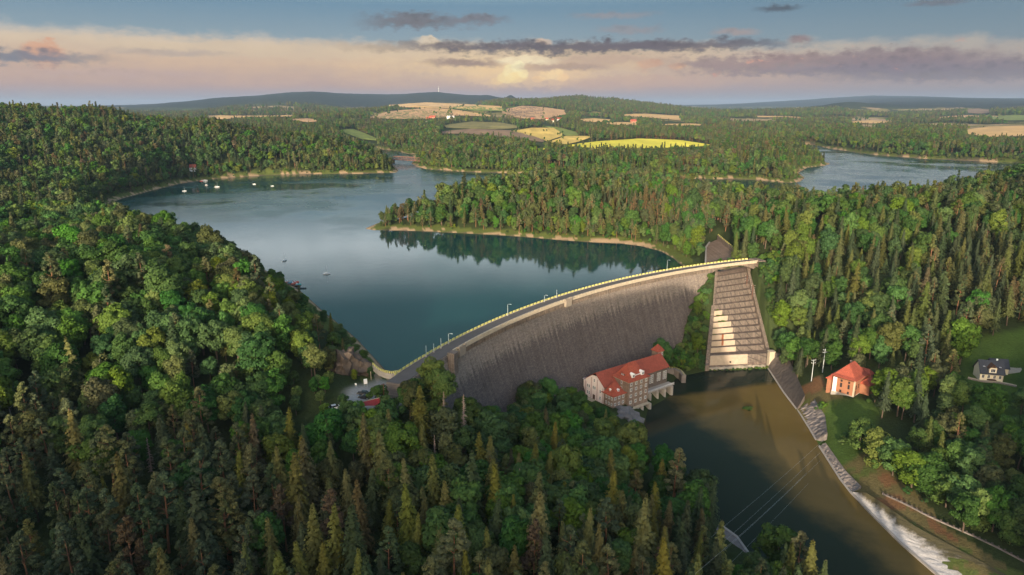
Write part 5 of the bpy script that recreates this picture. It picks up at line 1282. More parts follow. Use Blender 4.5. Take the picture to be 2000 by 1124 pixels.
sx, sy = np.meshgrid(np.arange(146, 182, 3.6), np.arange(352, 446, 3.6)); sx = sx.ravel() + rg.uniform(-1.4, 1.4, sx.size); sy = sy.ravel() + rg.uniform(-1.4, 1.4, sy.size)
ds_ = sdf(spill_poly, sx, sy); k_ = (ds_ > 4) & (ds_ < 26) & (sx > 150) & (sdf(river_poly, sx, sy) > 10) & ~free_of(sx, sy) & (sdf(HOUSE_PADS[8][0], sx, sy) > 3) & (sdf(HOUSE_PADS[9][0], sx, sy) > 1)
for i in np.where(k_)[0]: plant_bush(sx[i], sy[i], rng.uniform(1.0, 1.7), 'green bush beyond the spillway wall', 'bushes beyond the spillway wall', 0 if rng.random() < .5 else 1)
mx, my = np.meshgrid(np.arange(118, 190, 4.2), np.arange(190, 320, 4.2)); mx = mx.ravel() + rg.uniform(-2, 2, mx.size); my = my.ravel() + rg.uniform(-2, 2, my.size)
dr_ = sdf(river_poly, mx, my); k_ = (dr_ > 6.5) & (dr_ < 30) & ~free_of(mx, my) & (sdf(HOUSE_PADS[4][0], mx, my) > 3) & (rg.random(mx.size) < np.where(dr_ < 12, 0.22, 0.16) + fbm(mx / 12, my / 12, 2, 9) * .8) & ~((height(mx, my) < -37.0) & (my < 262))
for i in np.where(k_)[0]: plant_bush(mx[i], my[i], rng.uniform(.3, 1.0), 'bush on the grass bank below the orange house', 'bushes on the right bank', 0 if rng.random() < .5 else 1)
for i in np.where(ok)[0]: plant_bush(gx[i], gy[i], rng.uniform(.75, 1.25), 'green bush between dam and spillway', 'bushes on the bank by the dam', 0 if rng.random() < .3 else (1 if rng.random() < .7 else 2))
# ------------------------------------------------------------------ boats
M['hull'] = weathered('white_hull', (0.66, 0.67, 0.66), 0.05, 1.0, 0.35, 0.5); M['blue'] = weathered('blue_plastic', (0.03, 0.25, 0.36), 0.1, 1.0, 0.4, 0.5); M['red'] = weathered('red_plastic', (0.55, 0.08, 0.04), 0.1, 1.0, 0.4, 0.5); M['teal'] = weathered('teal_plastic', (0.03, 0.33, 0.33), 0.1, 1.0, 0.4, 0.5); M['darkhull'] = weathered('dark_hull', (0.03, 0.05, 0.06), 0.2, 1.0, 0.4, 0.5)
def hull(L, B, D, mat, parent, fill=True, name='hull'):
    secs = []
    for i in range(13):
        t = i / 12; x = -L / 2 + L * t; w = B / 2 * (0.72 + 0.28 * math.sin(min(t / 0.55, 1) * math.pi / 2)) * (1 - max(0, (t - .45) / .55) ** 2.2); w = max(w, .02); s = D * (1 + 0.35 * t ** 2)
        secs.append([(x, -w, s), (x, -w * .8, .05), (x, 0, -.25 * D), (x, w * .8, .05), (x, w, s)])
    b = MB(); b.sweep(secs); return b.build(name, mat, parent, False)
def sail_boat(px, py, L, rz, label, mast=True, cabin=True, hm=None, z=LAKE):
    x, y = P(px, py, 0); t = empty('sailing_boat' if mast else 'motor_boat', (x, y, 0), rz, label, 'boat', 'boats moored on the lake')
    L *= 0.66
    hull(L, L * .32, L * .13, hm or M['hull'], t)
    if cabin:
        secs = [[(xx, -w, L * .13), (xx, -w * .8, L * .13 + h), (xx, w * .8, L * .13 + h), (xx, w, L * .13)] for xx, w, h in ((-L * .1, L * .11, L * .07), (L * .1, L * .1, L * .075), (L * .26, L * .05, L * .04))]
        MB().sweep(secs).build('cabin', M['hull'], t)
    if mast:
        MB().tube([(L * .08, 0, .2), (L * .08, 0, L * 1.25)], [.07, .05], 6).build('mast', M['steel'], t)
        MB().tube([(L * .08, 0, L * .28), (-L * .38, 0, L * .26)], .07, 6).build('boom', M['white'], t)
    else: MB().box((-L * .46, 0, L * .2), (.5, .5, .7)).build('outboard_motor', M['darkhull'], t)
    return t
sail_boat(556, 510, 6.5, R(70), 'white sailing boat with tall mast, moored off the near wooded point')
sail_boat(638, 536, 7.0, R(20), 'white sailing boat closest to the dam, alone on open water')
sail_boat(360, 374, 7.5, R(30), 'small white sailing boat nearest the far shore bend')
sail_boat(403, 362.5, 7.0, R(160), 'grey-white sailing boat with reddish cover between two white ones', hm=weathered('grey_hull', (0.45, 0.38, 0.36), 0.1))
sail_boat(424, 366, 9.0, R(10), 'largest white sailing boat off the far shore')
sail_boat(496.5, 360.5, 6.5, R(-10), 'white motor boat moored in the dark far water', False)
sail_boat(532, 364, 6.0, R(15), 'pale motor boat furthest along the far shore row', False)
sail_boat(399, 354, 13, R(12), 'long white boat lying at the far shore landing', False)
sail_boat(393, 354.5, 6, R(20), 'small red boat lying at the far shore landing', False, False, M['red'])
# pedal boats and the jetty by the wooded point
def pedal_boat(px, py, mat, rz, label):
    x, y = P(px, py, 0); t = empty('pedal_boat', (x, y, 0), rz, label, 'boat', 'pedal boats at the jetty')
    for s in (-1, 1):
        secs = [[(xx, s * .62 - w, h), (xx, s * .62 - w, .0), (xx, s * .62 + w, .0), (xx, s * .62 + w, h)] for xx, w, h in ((-1.7, .2, .35), (-1.2, .28, .42), (1.0, .28, .42), (1.8, .1, .6))]
        MB().sweep(secs).build('float', mat, t)
    MB().box((0, 0, .5), (2.6, 1.5, .14)).build('deck', mat, t)
    b = MB().box((-.5, 0, .78), (.5, 1.3, .42)); b.box((-.78, 0, 1.1), (.14, 1.3, .7)); b.build('seat', M['white'], t)
    MB().tube([(.9, 0, .55), (.75, 0, 1.1), (.55, 0, 1.15)], .06, 6).build('steering_lever', M['steel'], t)
for px, py, m, rz, lab in ((560, 552.5, 'red', R(30), 'red pedal boat innermost in the row at the jetty'), (563.5, 551.5, 'blue', R(20), 'blue pedal boat second in the row at the jetty'), (567, 553, 'blue', R(60), 'blue pedal boat in the middle of the row'), (574, 555, 'red', R(10), 'red pedal boat towards the outer end of the jetty'), (577.5, 552.2, 'red', R(35), 'outermost red pedal boat beyond the jetty'), (582, 557, 'teal', R(15), 'teal pedal boat outermost of all at the jetty')):
    pedal_boat(px, py, M[m], rz, lab)
x, y = P(586, 564, 0); t = empty('rowing_boat', (x, y, 0), R(2), 'long dark rowing boat floating off the jetty', 'boat'); hull(7.5, 1.5, .45, M['darkhull'], t); 
for xx in (-1.6, 0.2, 1.8): MB().box((xx, 0, .48), (.35, 1.1, .08)).build('bench', M['timber'], t)
x, y = P(565, 563.5, 0); t = empty('rowing_boat', (x, y, 0), R(-15), 'white rowing boat tied at the shore side of the jetty', 'boat'); hull(4.5, 1.5, .5, M['hull'], t)
for xx in (-.9, .6): MB().box((xx, 0, .53), (.35, 1.1, .08)).build('bench', M['timber'], t)
x, y = P(570, 558.5, 0); t = empty('jetty', (x, y, 0), R(-22), 'brown wooden jetty with boats by the wooded point', 'jetty')
b = MB()
for i in range(24): b.box((-5.5 + i * .48, 0, .45), (.44, 2.2, .1))
b.bar((-5.8, -.9, .34), (5.8, -.9, .34), .14, .12); b.bar((-5.8, .9, .34), (5.8, .9, .34), .14, .12); b.build('deck', M['timber'], t)
for xx in (-5, -1.7, 1.7, 5):
    for yy in (-1.15, 1.15): MB().tube([(xx, yy, -2), (xx, yy, 1.0)], .1, 6).build('post', M['timber'], t)

# ------------------------------------------------------------------ cars in the car park
def car(px, py, rz, paint, label, group='cars in the car park'):
    x, y = P(px, py, CREST); t = empty('parked_car', (x, y, H(x, y) + .02), rz, label, 'car', group); L, B = 4.5, 1.8
    secs = [[(xx, -B / 2, .28), (xx, -B / 2 * .98, h * .75), (xx, -B / 2 * .9, h), (xx, B / 2 * .9, h), (xx, B / 2 * .98, h * .75), (xx, B / 2, .28)] for xx, h in ((-2.25, .72), (-2.1, .95), (-.8, .98), (1.0, .96), (1.9, .84), (2.22, .62))]
    MB().sweep(secs).build('body', paint, t)
    secs = [[(xx, -w, z0), (xx, -w * .84, z1), (xx, w * .84, z1), (xx, w, z0)] for xx, w, z0, z1 in ((-2.05, .8, .95, .97), (-1.45, .8, .96, 1.46), (.15, .8, .96, 1.5), (1.05, .8, .95, .97))]
    MB().sweep(secs).build('cabin_glass', M['glass'], t)
    MB().box((-.62, 0, 1.49), (1.5, 1.28, .06)).build('roof_panel', paint, t)
    for xx in (-1.4, 1.4):
        for s in (-1, 1):
            w = MB().tube([(xx, s * .74, .33), (xx, s * .94, .33)], .33, 14).build('wheel', M['metal'], t); MB().tube([(xx, s * .93, .33), (xx, s * .955, .33)], .2, 10).build('rim', M['steel'], w)
    for s in (-1, 1):
        MB().box((2.14, s * .62, .66), (.14, .36, .14)).build('headlight', M['hull'], t); MB().box((-2.22, s * .66, .78), (.1, .3, .16)).build('tail_light', M['red'], t)
M['carblack'] = material('black_car_paint', (0.012, 0.014, 0.018), 0.25, 0.6); M['carsilver'] = material('white_car_paint', (0.62, 0.63, 0.64), 0.3, 0.6)
car(707, 752, R(172), M['carblack'], 'black estate car parked at the upper edge of the car park'); car(710, 761.5, R(175), M['carblack'], 'black car parked just below the other black car'); car(654, 778, R(30), M['carsilver'], 'white car half hidden under trees beside the car park', None)
# entrance sign, posts, barrier
def sign(px, py, w, h, z, label, rz=0.2, ph=2.6):
    x, y = P(px, py, CREST); t = empty('sign_board', (x, y, H(x, y)), rz, label, 'sign')
    MB().box((0, 0, ph - h / 2), (w, .08, h)).build('panel', M['white'], t)
    for s in (-1, 1): MB().box((s * w * .42, .08, ph / 2 - .2), (.1, .08, ph + .4)).build('post', M['steel'], t)
sign(713, 733, 1.3, 2.0, 0, 'white upright notice board at the trees beside the car park', 0.4, 3.2); sign(694, 738, .7, .7, 0, 'small white sign beside the notice board', -.2, 1.6)
for px, py, h, lab in ((717, 703, 2.6, 'pale marker post on the dry grass above the lake'), (723, 711, 3.4, 'taller pale marker post near the railing start')):
    x, y = P(px, py, CREST + 1); t = empty('marker_post', (x, y, H(x, y)), 0, lab, 'post'); MB().tube([(0, 0, -.5), (0, 0, h)], .12, 8).build('post', M['ashlar'], t); MB().tube([(0, 0, h), (0, 0, h + .15)], [.18, .05], 8).build('cap', M['ashlar'], t)
x, y = P(750, 775, CREST - 1); t = empty('utility_pole', (x, y, H(x, y)), .3, 'dark wooden pole rising from the trees at the car park exit', 'pole'); MB().tube([(0, 0, -1), (0, 0, 7.5)], [.16, .1], 8).build('pole', M['timber'], t); MB().box((0, 0, 7.1), (1.5, .12, .14)).build('crossarm', M['timber'], t)
# railing of the shore road: yellow and curved
rp = subdiv(poly_px([(728, 712), (740, 722), (752, 727), (765, 729), (776, 727)], CREST), 3); zz = [max(H(*p), CREST - .4) for p in rp]
t = empty('shore_railing', (*rp[0], zz[0]), 0, 'curved yellow striped railing between car park and lake', 'railing'); b = MB()
q = [(p[0] - rp[0][0], p[1] - rp[0][1], z - zz[0]) for p, z in zip(rp, zz)]
for a, c in zip(q[:-1], q[1:]):
    for k in (.5, 1.0): b.bar((a[0], a[1], a[2] + k), (c[0], c[1], c[2] + k), .12, .14)
b.build('rail', M['yellow'], t); b = MB()
for a in q: b.box((a[0], a[1], a[2] + .3), (.22, .22, 1.5))
b.build('post_row', M['yellow'], t); o = wall_along(rp, .5, [z - 2 for z in zz], [z + .12 for z in zz], M['concrete'], 'kerb', t); o.matrix_parent_inverse = Matrix.Translation(-t.location)

# ------------------------------------------------------------------ power poles and wires
M['rustpole'] = weathered('rust_red_steel', (0.15, 0.075, 0.055), 0.3, 1.0)
def pole(px, py, z, h, mat, label, arms=3, rz=0.2, name='utility_pole', group=None):
    x, y = P(px, py, z); z = H(x, y); t = empty(name, (x, y, z), rz, label, 'power pole', group)
    b = MB().tube([(0, 0, -1), (0, 0, h)], [.24, .14], 6); b.build('pole', mat, t)
    for i in range(arms):
        a = MB().box((0, 0, h - .5 - i * 1.5), (2.6 - .3 * (i % 2), .16, .16)).build('crossarm', mat, t)
        for s in (-1, 1): MB().tube([(s * 1.15, 0, h - .45 - i * 1.5), (s * 1.15, 0, h - .1 - i * 1.5)], [.1, .06], 6).build('insulator', M['hull'], a)
    return x, y, z + h
pole(1462, 516, 8, 11, M['rustpole'], 'rust-red power pole with white box, next to the bridge end', 3); pole(1475, 518, 9, 11.5, M['rustpole'], 'rust-red power pole standing further from the bridge end', 4)
pole(1587, 725, -28, 12, M['steel'], 'grey power pole partly behind the conifers by the orange house', 2); pole(1607, 722, -28, 13, M['steel'], 'tall grey power pole with wide arms beside the orange house', 2)
pole(1336, 452, 4, 12, M['rustpole'], 'thin brown power pole on the peninsula shore', 1, group=None); pole(1312, 452, 4, 12, M['rustpole'], 'power pole among trees on the peninsula shore near a matching pole', 1)
for i, (a, c) in enumerate((((1290, 1122), (1582, 880)), ((1330, 1124), (1592, 890)), ((1352, 1124), (1605, 893)), ((1420, 1060), (1590, 905)), ((1395, 1124), (1612, 905)))):
    p0 = Vector(PY(a[0], a[1], 158 + i * 1.2)); p1 = Vector(PY(c[0], c[1], 262 + i * 1.2)); pts = []
    d = p1 - p0; p0 -= d * 0.35; p1 += d * 0.25
    for k in range(25): s = k / 24; p = p0.lerp(p1, s); p.z -= 4 * s * (1 - s) * 2.0; pts.append(p)
    o = MB().tube(pts, .022, 4).build('power_cable', M['steel']); tag(o, 'thin power cable strung across the brown river below the rubble bank', 'cable', 'cables across the river')

# ------------------------------------------------------------------ far railway truss bridge
pa = Vector(PY(768, 312, 1295)); pb = Vector(PY(830, 311, 1255)); d = (pb - pa); Lb = d.length
br = empty('truss_bridge', pa, math.atan2(d.y, d.x), 'rust-brown steel truss bridge over the narrow arm of the lake', 'bridge')
b = MB()
for s in (-2.6, 2.6):
    b.bar((0, s, 0), (Lb, s, 0), .7, .8); b.bar((3, s, 6.0), (Lb - 3, s, 6.0), .7, .8); npn = 12
    for i in range(npn):
        x0, x1 = Lb * i / npn, Lb * (i + 1) / npn; b.bar((x0, s, 0), ((x0 + x1) / 2, s, 6.0), .45, .45); b.bar(((x0 + x1) / 2, s, 6.0), (x1, s, 0), .45, .45)
for i in range(13): b.bar((Lb * i / 12, -2.6, 0), (Lb * i / 12, 2.6, 0), .4, .4)
b.build('truss', M['rustpole'], br); MB().box((Lb / 2, 0, .55), (Lb, 4.4, .4)).build('deck', M['rustpole'], br)
MB().box((Lb + .8, 0, -6.5), (3.4, 6.4, 14)).build('pier', weathered('pale_pier', (0.40, 0.27, 0.21), 0.3), br); MB().box((-.8, 0, -6.5), (3.4, 6.4, 14)).build('pier', M['masonry'], br)

# ------------------------------------------------------------------ rocks
def rock(name, x, y, z, sx, sy, sz, mat, label, seed, rz=0.0):
    bm = bmesh.new(); bmesh.ops.create_icosphere(bm, subdivisions=3, radius=1); rg_ = np.random.default_rng(seed); off_ = rg_.uniform(0, 90, 3)
    from mathutils import noise as mn
    for v in bm.verts:
        p = v.co.copy(); q = p * 1.6 + Vector(off_); r_ = 1 + .45 * mn.noise(q) + .3 * mn.noise(q * 2.7) + .1 * mn.noise(q * 6)
        cell = mn.cell(Vector((p.x * 2.5 + off_[0], p.y * 2.5, p.z * 3.5))); v.co = Vector((p.x * sx, p.y * sy, p.z * sz)) * (r_ + .10 * cell)
    me = bpy.data.meshes.new(name); bm.to_mesh(me); bm.free(); me.materials.append(mat); o = bpy.data.objects.new(name, me); COL.objects.link(o); o.location = (x, y, z); o.rotation_euler.z = rz
    return tag(o, label, 'rock')
M['cliff'] = weathered('reddish_cliff_rock', (0.11, 0.085, 0.066), 0.8, 0.35, 0.95, 0.1, bump=0.4); M['bluerock'] = weathered('grey_blue_rock', (0.14, 0.135, 0.135), 0.9, 0.3, 0.9, 0.2, bump=0.4)
x, y = P(1222, 822, -41); rock('rock_outcrop', x - 1, y + 1, -42, 7.5, 6, 6, M['bluerock'], 'grey-blue rock outcrop under the corner of the power station', 4)
x, y = P(672, 690, 12); rock('rock_outcrop', x, y, 7, 6, 5, 7, M['cliff'], 'reddish bare cliff above the car park', 7, .6)
x, y = P(700, 700, 10); rock('rock_outcrop', x, y + 2, 5, 5, 4, 4, M['cliff'], 'lower reddish rock face beside the lake end of the car park', 9)
x, y = P(1460, 800, TAIL)
# weedy islet in the brown pool
for i, (dx, dy, s) in enumerate(((0, 0, .55), (1.6, .6, .45), (-1.3, .9, .4))):
    b = empty('bush', (x + dx, y + dy, TAIL - .3), i, ('greyish water bush in the brown pool, the biggest of its clump', 'greyish water bush in the brown pool, nearest the spillway side', 'small greyish water bush in the brown pool, powerhouse side')[i], 'bush'); b.scale = (s * 1.5, s * 1.5, s * .9)
    for nm, m in (('crown', bush[3 * i + 0][0]), ('stem', stem_me)): c = bpy.data.objects.new(nm, m); COL.objects.link(c); c.parent = b
# weeds along the spillway foot
for i in range(16):
    f = (i + .5) / 16; p = sl(1.06).lerp(sr(1.06), f); s = rng.uniform(.3, .62)
    b = empty('bush', (p.x, p.y + rng.uniform(-1, .6), TAIL - .2), rng.uniform(0, 6)); b.scale = (s, s, s * .8)
    for nm, m in (('crown', bush[rng.integers(0, 9)][0]), ('stem', stem_me)): c = bpy.data.objects.new(nm, m); COL.objects.link(c); c.parent = b
    tag(b, f'low weed bush at the foot of the spillway, {proj(p.x, p.y, TAIL)[0] / 20:.1f} percent across the photo', 'bush', 'weeds at the spillway foot')
for k, f, s in ((6, .08, .5), (7, .12, .55), (7, .22, .5), (8, .14, .6), (8, .24, .55), (9, .06, .35), (10, .05, .35)):
    s0 = S_AP * k / NS; p = sl(s0 + .02).lerp(sr(s0 + .02), f)
    b = empty('bush', (p.x, p.y, step_z(k) - .3), f * 50); b.scale = (s * 1.3, s * .6, s * .45)
    for nm, m in (('crown', bush[2][0]), ('stem', stem_me)): c = bpy.data.objects.new(nm, m); COL.objects.link(c); c.parent = b
    tag(b, f'yellow-green weeds on spillway step {k + 1} from the top, {f * 100:.0f} percent along it', 'weeds', 'weeds on the spillway steps')

# ------------------------------------------------------------------ dead trees
def dead_tree(px, py_top, Yd, h, label, seed, spread=2.0, base=.12):
    """bleached spruce skeleton whose tip the photo shows at px, py_top"""
    x, y, z = PY(px, py_top, Yd); t = empty('dead_spruce', (x, y, z - h), seed, label, 'dead tree'); r_ = random.Random(seed)
    MB().tube([(0, 0, -1), (.1, 0, h * .4), (0, .1, h * .75), (0, 0, h)], [.3, .22, .12, .02], 7).build('trunk', M['dead_bark'], t)
    b = MB(); n = int(h * 9)
    for i in range(n):
        f = base + (1 - base) * i / n; a = r_.uniform(0, 6.28); L = spread * (1.05 - f) ** .7 * r_.uniform(.35, 1.1); zz_ = h * f
        p1 = (math.cos(a) * L * .5, math.sin(a) * L * .5, zz_ + .1 * L); p2 = (math.cos(a + .1) * L, math.sin(a + .1) * L, zz_ - .22 * L)
        b.tube([(0, 0, zz_), p1, p2], [.10, .07, .03], 3, False)
        if L > .8:
            for k in (-1, 1): b.tube([p1, (p1[0] * 1.5 + k * math.sin(a) * .35 * L, p1[1] * 1.5 - k * math.cos(a) * .35 * L, p1[2] - .15 * L)], [.05, .02], 3, False)
    b.build('branches', M['dead_bark'], t)
dead_tree(866, 765, 212, 21, 'bare dead spruce, first of the pair under the dam', 1); dead_tree(905, 770, 212, 22, 'reddish-grey dead spruce with dense twigs, second of the pair under the dam', 2, 2.3); dead_tree(882, 800, 209, 16, 'slim dead spruce between the tall pair', 3, 1.4)
dead_tree(1015, 915, 178, 20, 'pale dead spruce standing behind the olive spruces', 4, 2.2); dead_tree(1046, 1020, 160, 17, 'brown dead spruce beside the lowest olive spruces', 5, 1.8); dead_tree(286, 855, 184, 17, 'pinkish dead spruce among pines of the lower wood', 6, 2.0); dead_tree(848, 850, 196, 13, 'short grey snag below the tall dead pair', 7, 1.0); dead_tree(858, 955, 172, 12, 'small purplish dead spruce among olive spruces', 8, 1.5)
# tiny mast on the far ridge
x, y, z = PY(857, 188, 9300); t = empty('radio_mast', (x, y, H(x, y)), 0, 'thin radio mast on the crest of the distant blue ridge', 'mast'); MB().tube([(0, 0, -5), (0, 0, 75)], [4, 1.5], 6).build('mast', M['steel'], t); MB().tube([(0, 0, 40), (0, 0, 50)], 6, 8).build('platform', M['steel'], t)

for px, py, s_, t_ in ((676, 802, 1.9, 0), (737, 786, 1.8, 0), (700, 822, 1.9, 1), (752, 806, 1.9, 1), (690, 842, 2.1, 0), (722, 838, 1.8, 1), (748, 836, 2.0, 2), (768, 826, 2.2, 0), (708, 852, 2.0, 1)):
    x, y = march([px], [py]); plant_bush(float(x[0]), float(y[0]), s_, 'big bush below the car park', 'bushes below the car park', t_)
for px, py, s_ in ((664, 668, 1.6), (684, 676, 1.3), (655, 690, 1.7), (692, 690, 1.2), (676, 700, 1.5), (706, 706, 1.2), (700, 716, 1.1), (722, 722, .9)):
    x, y = march([px], [py]); plant_bush(float(x[0]), float(y[0]), s_, 'bush among the rocks above the car park', 'bushes among the rocks', 1)
HAZE_D = 3.8e-5
# ------------------------------------------------------------------ sky, sun, air
SUN_EL, SUN_AZ = R(10.0), R(180 + 15.0)          # low sun behind the viewpoint and a little to the left
w = bpy.data.worlds.new('World'); scene.world = w; w.use_nodes = True
sn = bpy.data.lights.new('sun', 'SUN'); sn.energy = 2.5; sn.angle = R(0.5); sn.color = (1.0, 0.83, 0.63)
so = bpy.data.objects.new('sun', sn); COL.objects.link(so)
sd = Vector((math.sin(SUN_AZ) * math.cos(SUN_EL), math.cos(SUN_AZ) * math.cos(SUN_EL), math.sin(SUN_EL)))
so.rotation_euler = sd.to_track_quat('Z', 'Y').to_euler(); so.location = sd * 500

def sky_world():
    nt = w.node_tree; n = NT(nt); bg = nt.nodes['Background']
    sky = n.node('ShaderNodeTexSky'); sky.sky_type = 'NISHITA'; sky.sun_disc = False
    sky.sun_elevation = SUN_EL; sky.sun_rotation = SUN_AZ; sky.air_density = 1.0; sky.dust_density = 4.5; sky.ozone_density = 1.5
    d = n.coord('Generated'); x, y, z = n.xyz(d)
    K = 180 / math.pi
    az = x._m('ARCTAN2', y) * K; el = z._m('ARCSINE') * K
    def at(px, py):
        a, b, c = ray(px, py); return math.degrees(math.atan2(a, b)), math.degrees(math.atan2(c, math.hypot(a, b)))
    q = n.vec(az, el, 0.0)
    warpn = n.noise(n.mapping(q, (0.22, 0.55, 1)), 1.0, 5, 0.6) - 0.5
    warp2 = n.noise(n.mapping(q, (0.22, 0.55, 1), (31, 7, 3)), 1.0, 5, 0.6) - 0.5
    fine = n.noise(n.mapping(q, (0.9, 2.0, 1)), 1.0, 7, 0.68) - 0.5
    bill = n.node('ShaderNodeTexVoronoi', feature='F1'); n.set(bill.inputs['Vector'], n.mapping(q, (1.0, 1.7, 1)) ); bill.inputs['Scale'].default_value = 1.1; bill.inputs['Detail'].default_value = 2.0
    puff = V(nt, bill.outputs[0]) - 0.45
    S = 0.335
    def C(r, g, b):                                  # display colour to light
        f = lambda v: ((v / 255 + 0.055) / 1.055) ** 2.4 if v > 10 else v / 255 / 12.92
        return tuple(f(v) * S for v in (r, g, b))
    # clear air: blue-grey above, mauve at the horizon
    side = az.smooth(-5.0, 38.0)
    clear = n.ramp((el + fine * 0.5) / 16.0, [(0.0, C(160, 146, 152)), (0.12, C(164, 152, 154)), (0.30, C(140, 158, 168)), (0.46, C(112, 143, 164)), (0.60, C(150, 178, 190)), (1.0, C(110, 150, 160))])
    clear = n.mix(side * 0.45, clear, C(98, 118, 132))
    behind = (az.abs().smooth(55.0, 100.0)).max(el.smooth(14.0, 30.0))      # the clear sky overhead and the bright evening sky behind the viewpoint
    high = n.mix(behind, clear, n.mix(1.0, V(nt, sky.outputs[0]), n.mix((az.abs().smooth(55.0, 100.0)).max(el.smooth(34.0, 58.0)), (0.060, 0.066, 0.048), (0.15, 0.15, 0.15)), 'MULTIPLY'))
    # unseen bright band added above the view to lighten the lake's reflection
    sheet = el.smooth(8.2, 11.0) * (1.0 - el.smooth(10.5, 16.5)) * (1.0 - az.abs().smooth(40.0, 60.0))
    high = n.mix((sheet * (0.8 + warpn * 1.2)).clamp(), high, n.mix(az.smooth(12.0, 24.0), (0.48, 0.53, 0.55), (1.0, 0.99, 0.97)))
    # broad veil of cloud low over the far hills, warm in the evening sun
    top = 4.6 + (az * -0.012) + warpn * 2.4
    veil = (1.0 - ((el - top) + fine * 0.7).smooth(-0.5, 0.45)) * el.smooth(0.2, 1.6) * (1.0 - az.smooth(8.0, 30.0) * 0.55) * (1.0 - az.abs().smooth(60.0, 95.0))
    vcol = n.ramp((el + warp2 * 1.6 + fine * 0.8) / 5.5, [(0.0, C(165, 146, 152)), (0.25, C(190, 156, 142)), (0.55, C(214, 180, 148)), (0.8, C(218, 194, 164)), (1.0, C(206, 196, 182))])
    glow = (((az - 1.0) / 13.0).pow(2.0) * -1.0)._m('EXPONENT') * ((el - 3.3) / 1.6).pow(2.0)._m('MULTIPLY', -1.0)._m('EXPONENT')
    vcol = n.mix((glow * (0.5 + fine * 1.4)).clamp(), vcol, C(246, 216, 160))
    col = n.mix((veil * (0.86 + warp2 * 0.5)).clamp(), high, vcol)
    def blob(px, py, rx, ry, rag=1.0, soft=0.35, flat_bottom=False):
        a, e = at(px, py); sx = rx / F * K * 0.93; sy = ry / F * K * 0.93
        dx = (az - a) / sx + warpn * 0.9 * rag; dy = (el - e) / sy + (warp2 * 1.4 + fine * 2.6 + puff * 0.7) * rag
        if flat_bottom: dy = dy.max(dy * -2.2)
        r2 = dx.pow(2.0) + dy * dy
        return 1.0 - r2._m('SQRT').smooth(1.0 - soft, 1.0 + soft)
    # lit cumulus far away
    for px, py, rx, ry, c, f in ((1030, 140, 120, 26, (246, 206, 150), 0.5), (1030, 116, 62, 9, (250, 232, 190), 0.85), (905, 130, 120, 14, (240, 206, 150), 0.35),
                                (838, 80, 22, 10, (240, 214, 176), 0.8), (1062, 80, 16, 7, (240, 200, 160), 0.8), (85, 100, 34, 20, (214, 160, 128), 0.9), (1270, 122, 24, 9, (224, 170, 130), 0.8), (1322, 128, 18, 7, (224, 172, 130), 0.8), (1240, 158, 150, 12, (196, 158, 140), 0.4), (500, 95, 260, 14, (208, 188, 160), 0.5)):
        col = n.mix((blob(px, py, rx, ry, 0.75, 0.22) * (f * (1.0 - puff * 0.5))).clamp(), col, C(*c))
    for px, py, rx, ry, c in ((972, 156, 15, 8, (246, 208, 145)), (988, 149, 18, 12, (253, 226, 158)), (1002, 137, 19, 15, (255, 238, 178)), (1012, 128, 13, 11, (255, 242, 190)), (1008, 150, 22, 11, (252, 220, 150)), (1022, 141, 11, 10, (255, 234, 172)),
                             (1052, 153, 14, 7, (244, 200, 142)), (1068, 147, 15, 9, (250, 214, 156)), (1084, 144, 17, 10, (252, 218, 160)), (1099, 150, 12, 8, (246, 204, 148)), (70, 104, 22, 10, (196, 150, 124)), (84, 95, 18, 12, (214, 164, 132)), (98, 100, 14, 9, (204, 154, 126))):
        col = n.mix((blob(px, py, rx, ry, 0.55, 0.2) * (0.95 - puff * 0.55)).clamp(), col, C(*c))
    # shaded cloud banks
    for px, py, rx, ry, c, f in ((810, 36, 88, 13, (104, 100, 104), 0.85), (935, 34, 50, 8, (112, 106, 110), 0.75), (1105, 88, 340, 11, (92, 84, 90), 0.95), (1300, 84, 150, 9, (96, 88, 94), 0.8), (905, 120, 70, 7, (130, 108, 104), 0.8), (1110, 128, 90, 7, (140, 116, 112), 0.65),
                                (40, 106, 110, 11, (104, 108, 120), 0.85), (1180, 112, 120, 9, (150, 122, 116), 0.5), (1430, 120, 130, 16, (128, 108, 112), 0.75), (1560, 112, 90, 10, (140, 114, 112), 0.6), (1740, 104, 120, 14, (124, 106, 110), 0.8), (1800, 122, 190, 12, (118, 104, 112), 0.75), (1900, 138, 200, 12, (112, 104, 114), 0.75), (1650, 133, 170, 8, (118, 108, 118), 0.7),
                                (1520, 14, 36, 5, (78, 86, 96), 0.9), (1565, 73, 18, 7, (130, 108, 108), 0.8), (1435, 60, 36, 6, (150, 134, 130), 0.7), (1190, 28, 70, 5, (140, 132, 132), 0.6), (1230, 55, 50, 8, (136, 128, 130), 0.6), (1825, 3, 40, 5, (104, 104, 112), 0.7), (330, 100, 90, 6, (150, 138, 136), 0.5), (230, 140, 160, 7, (172, 148, 142), 0.4)):
        col = n.mix((blob(px, py, rx, ry, 1.2, 0.6) * (f + fine * 0.4)).clamp(), col, n.mix((puff * 1.2 + fine * 1.5 + 0.4).clamp(), C(*[v * 0.90 for v in c]), C(*[v * 1.10 for v in c])))
    # sunlit rims within the right-hand banks
    rim = (fine + warpn * 0.6).smooth(0.10, 0.26) * az.smooth(6.0, 16.0) * (1.0 - (el - 2.9).abs().smooth(0.7, 1.9))
    col = n.mix((rim * 0.9).clamp(), col, C(206, 150, 128))
    n.set(bg.inputs[0], n.mix(1.0, col, (1 / 0.15,) * 3, 'MULTIPLY')); bg.inputs[1].default_value = 0.15
sky_world()

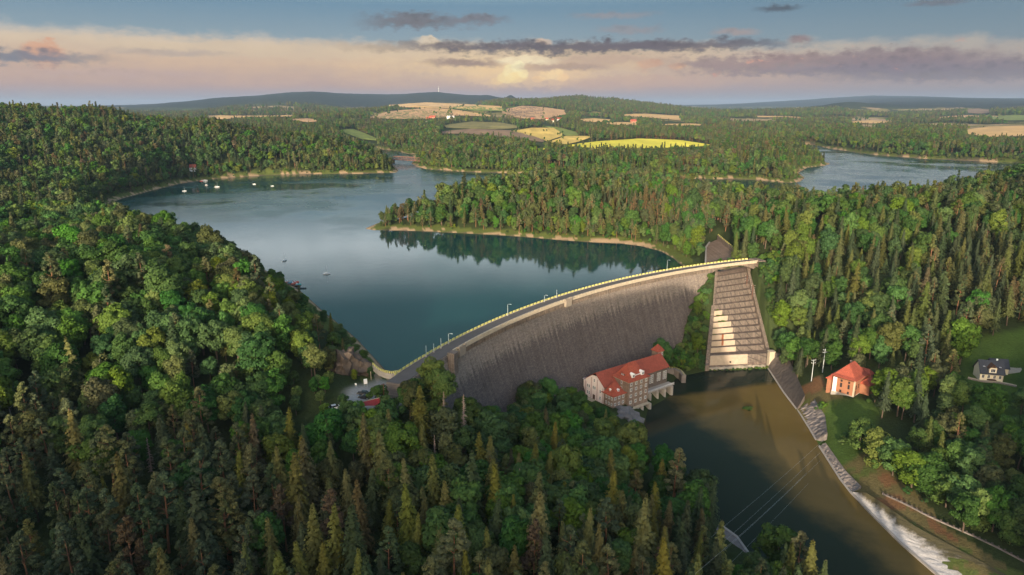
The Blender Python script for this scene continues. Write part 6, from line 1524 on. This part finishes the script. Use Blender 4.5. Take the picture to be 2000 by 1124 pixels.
# evening air
hz = MB().box((0, 0, 130), (84000, 84000, 440))
ho = hz.build('haze', []); ho.data.materials.clear()
mh = bpy.data.materials.new('haze'); mh.use_nodes = True; t = mh.node_tree; t.nodes.remove(t.nodes['Principled BSDF'])
pv = t.nodes.new('ShaderNodeVolumePrincipled'); pv.inputs['Density'].default_value = HAZE_D; pv.inputs['Color'].default_value = (0.28, 0.40, 0.60, 1); pv.inputs['Anisotropy'].default_value = 0.0
t.links.new(pv.outputs[0], t.nodes['Material Output'].inputs['Volume']); ho.data.materials.append(mh); tag(ho, kind='stuff')

scene.view_settings.view_transform = 'Standard'; scene.view_settings.look = 'None'; scene.view_settings.exposure = 1.65; scene.view_settings.gamma = 1.0
cy = scene.cycles
cy.use_denoising = True; cy.max_bounces = 6; cy.diffuse_bounces = 3; cy.glossy_bounces = 3; cy.transmission_bounces = 2; cy.volume_bounces = 2; cy.transparent_max_bounces = 4
cy.sample_clamp_indirect = 4.0
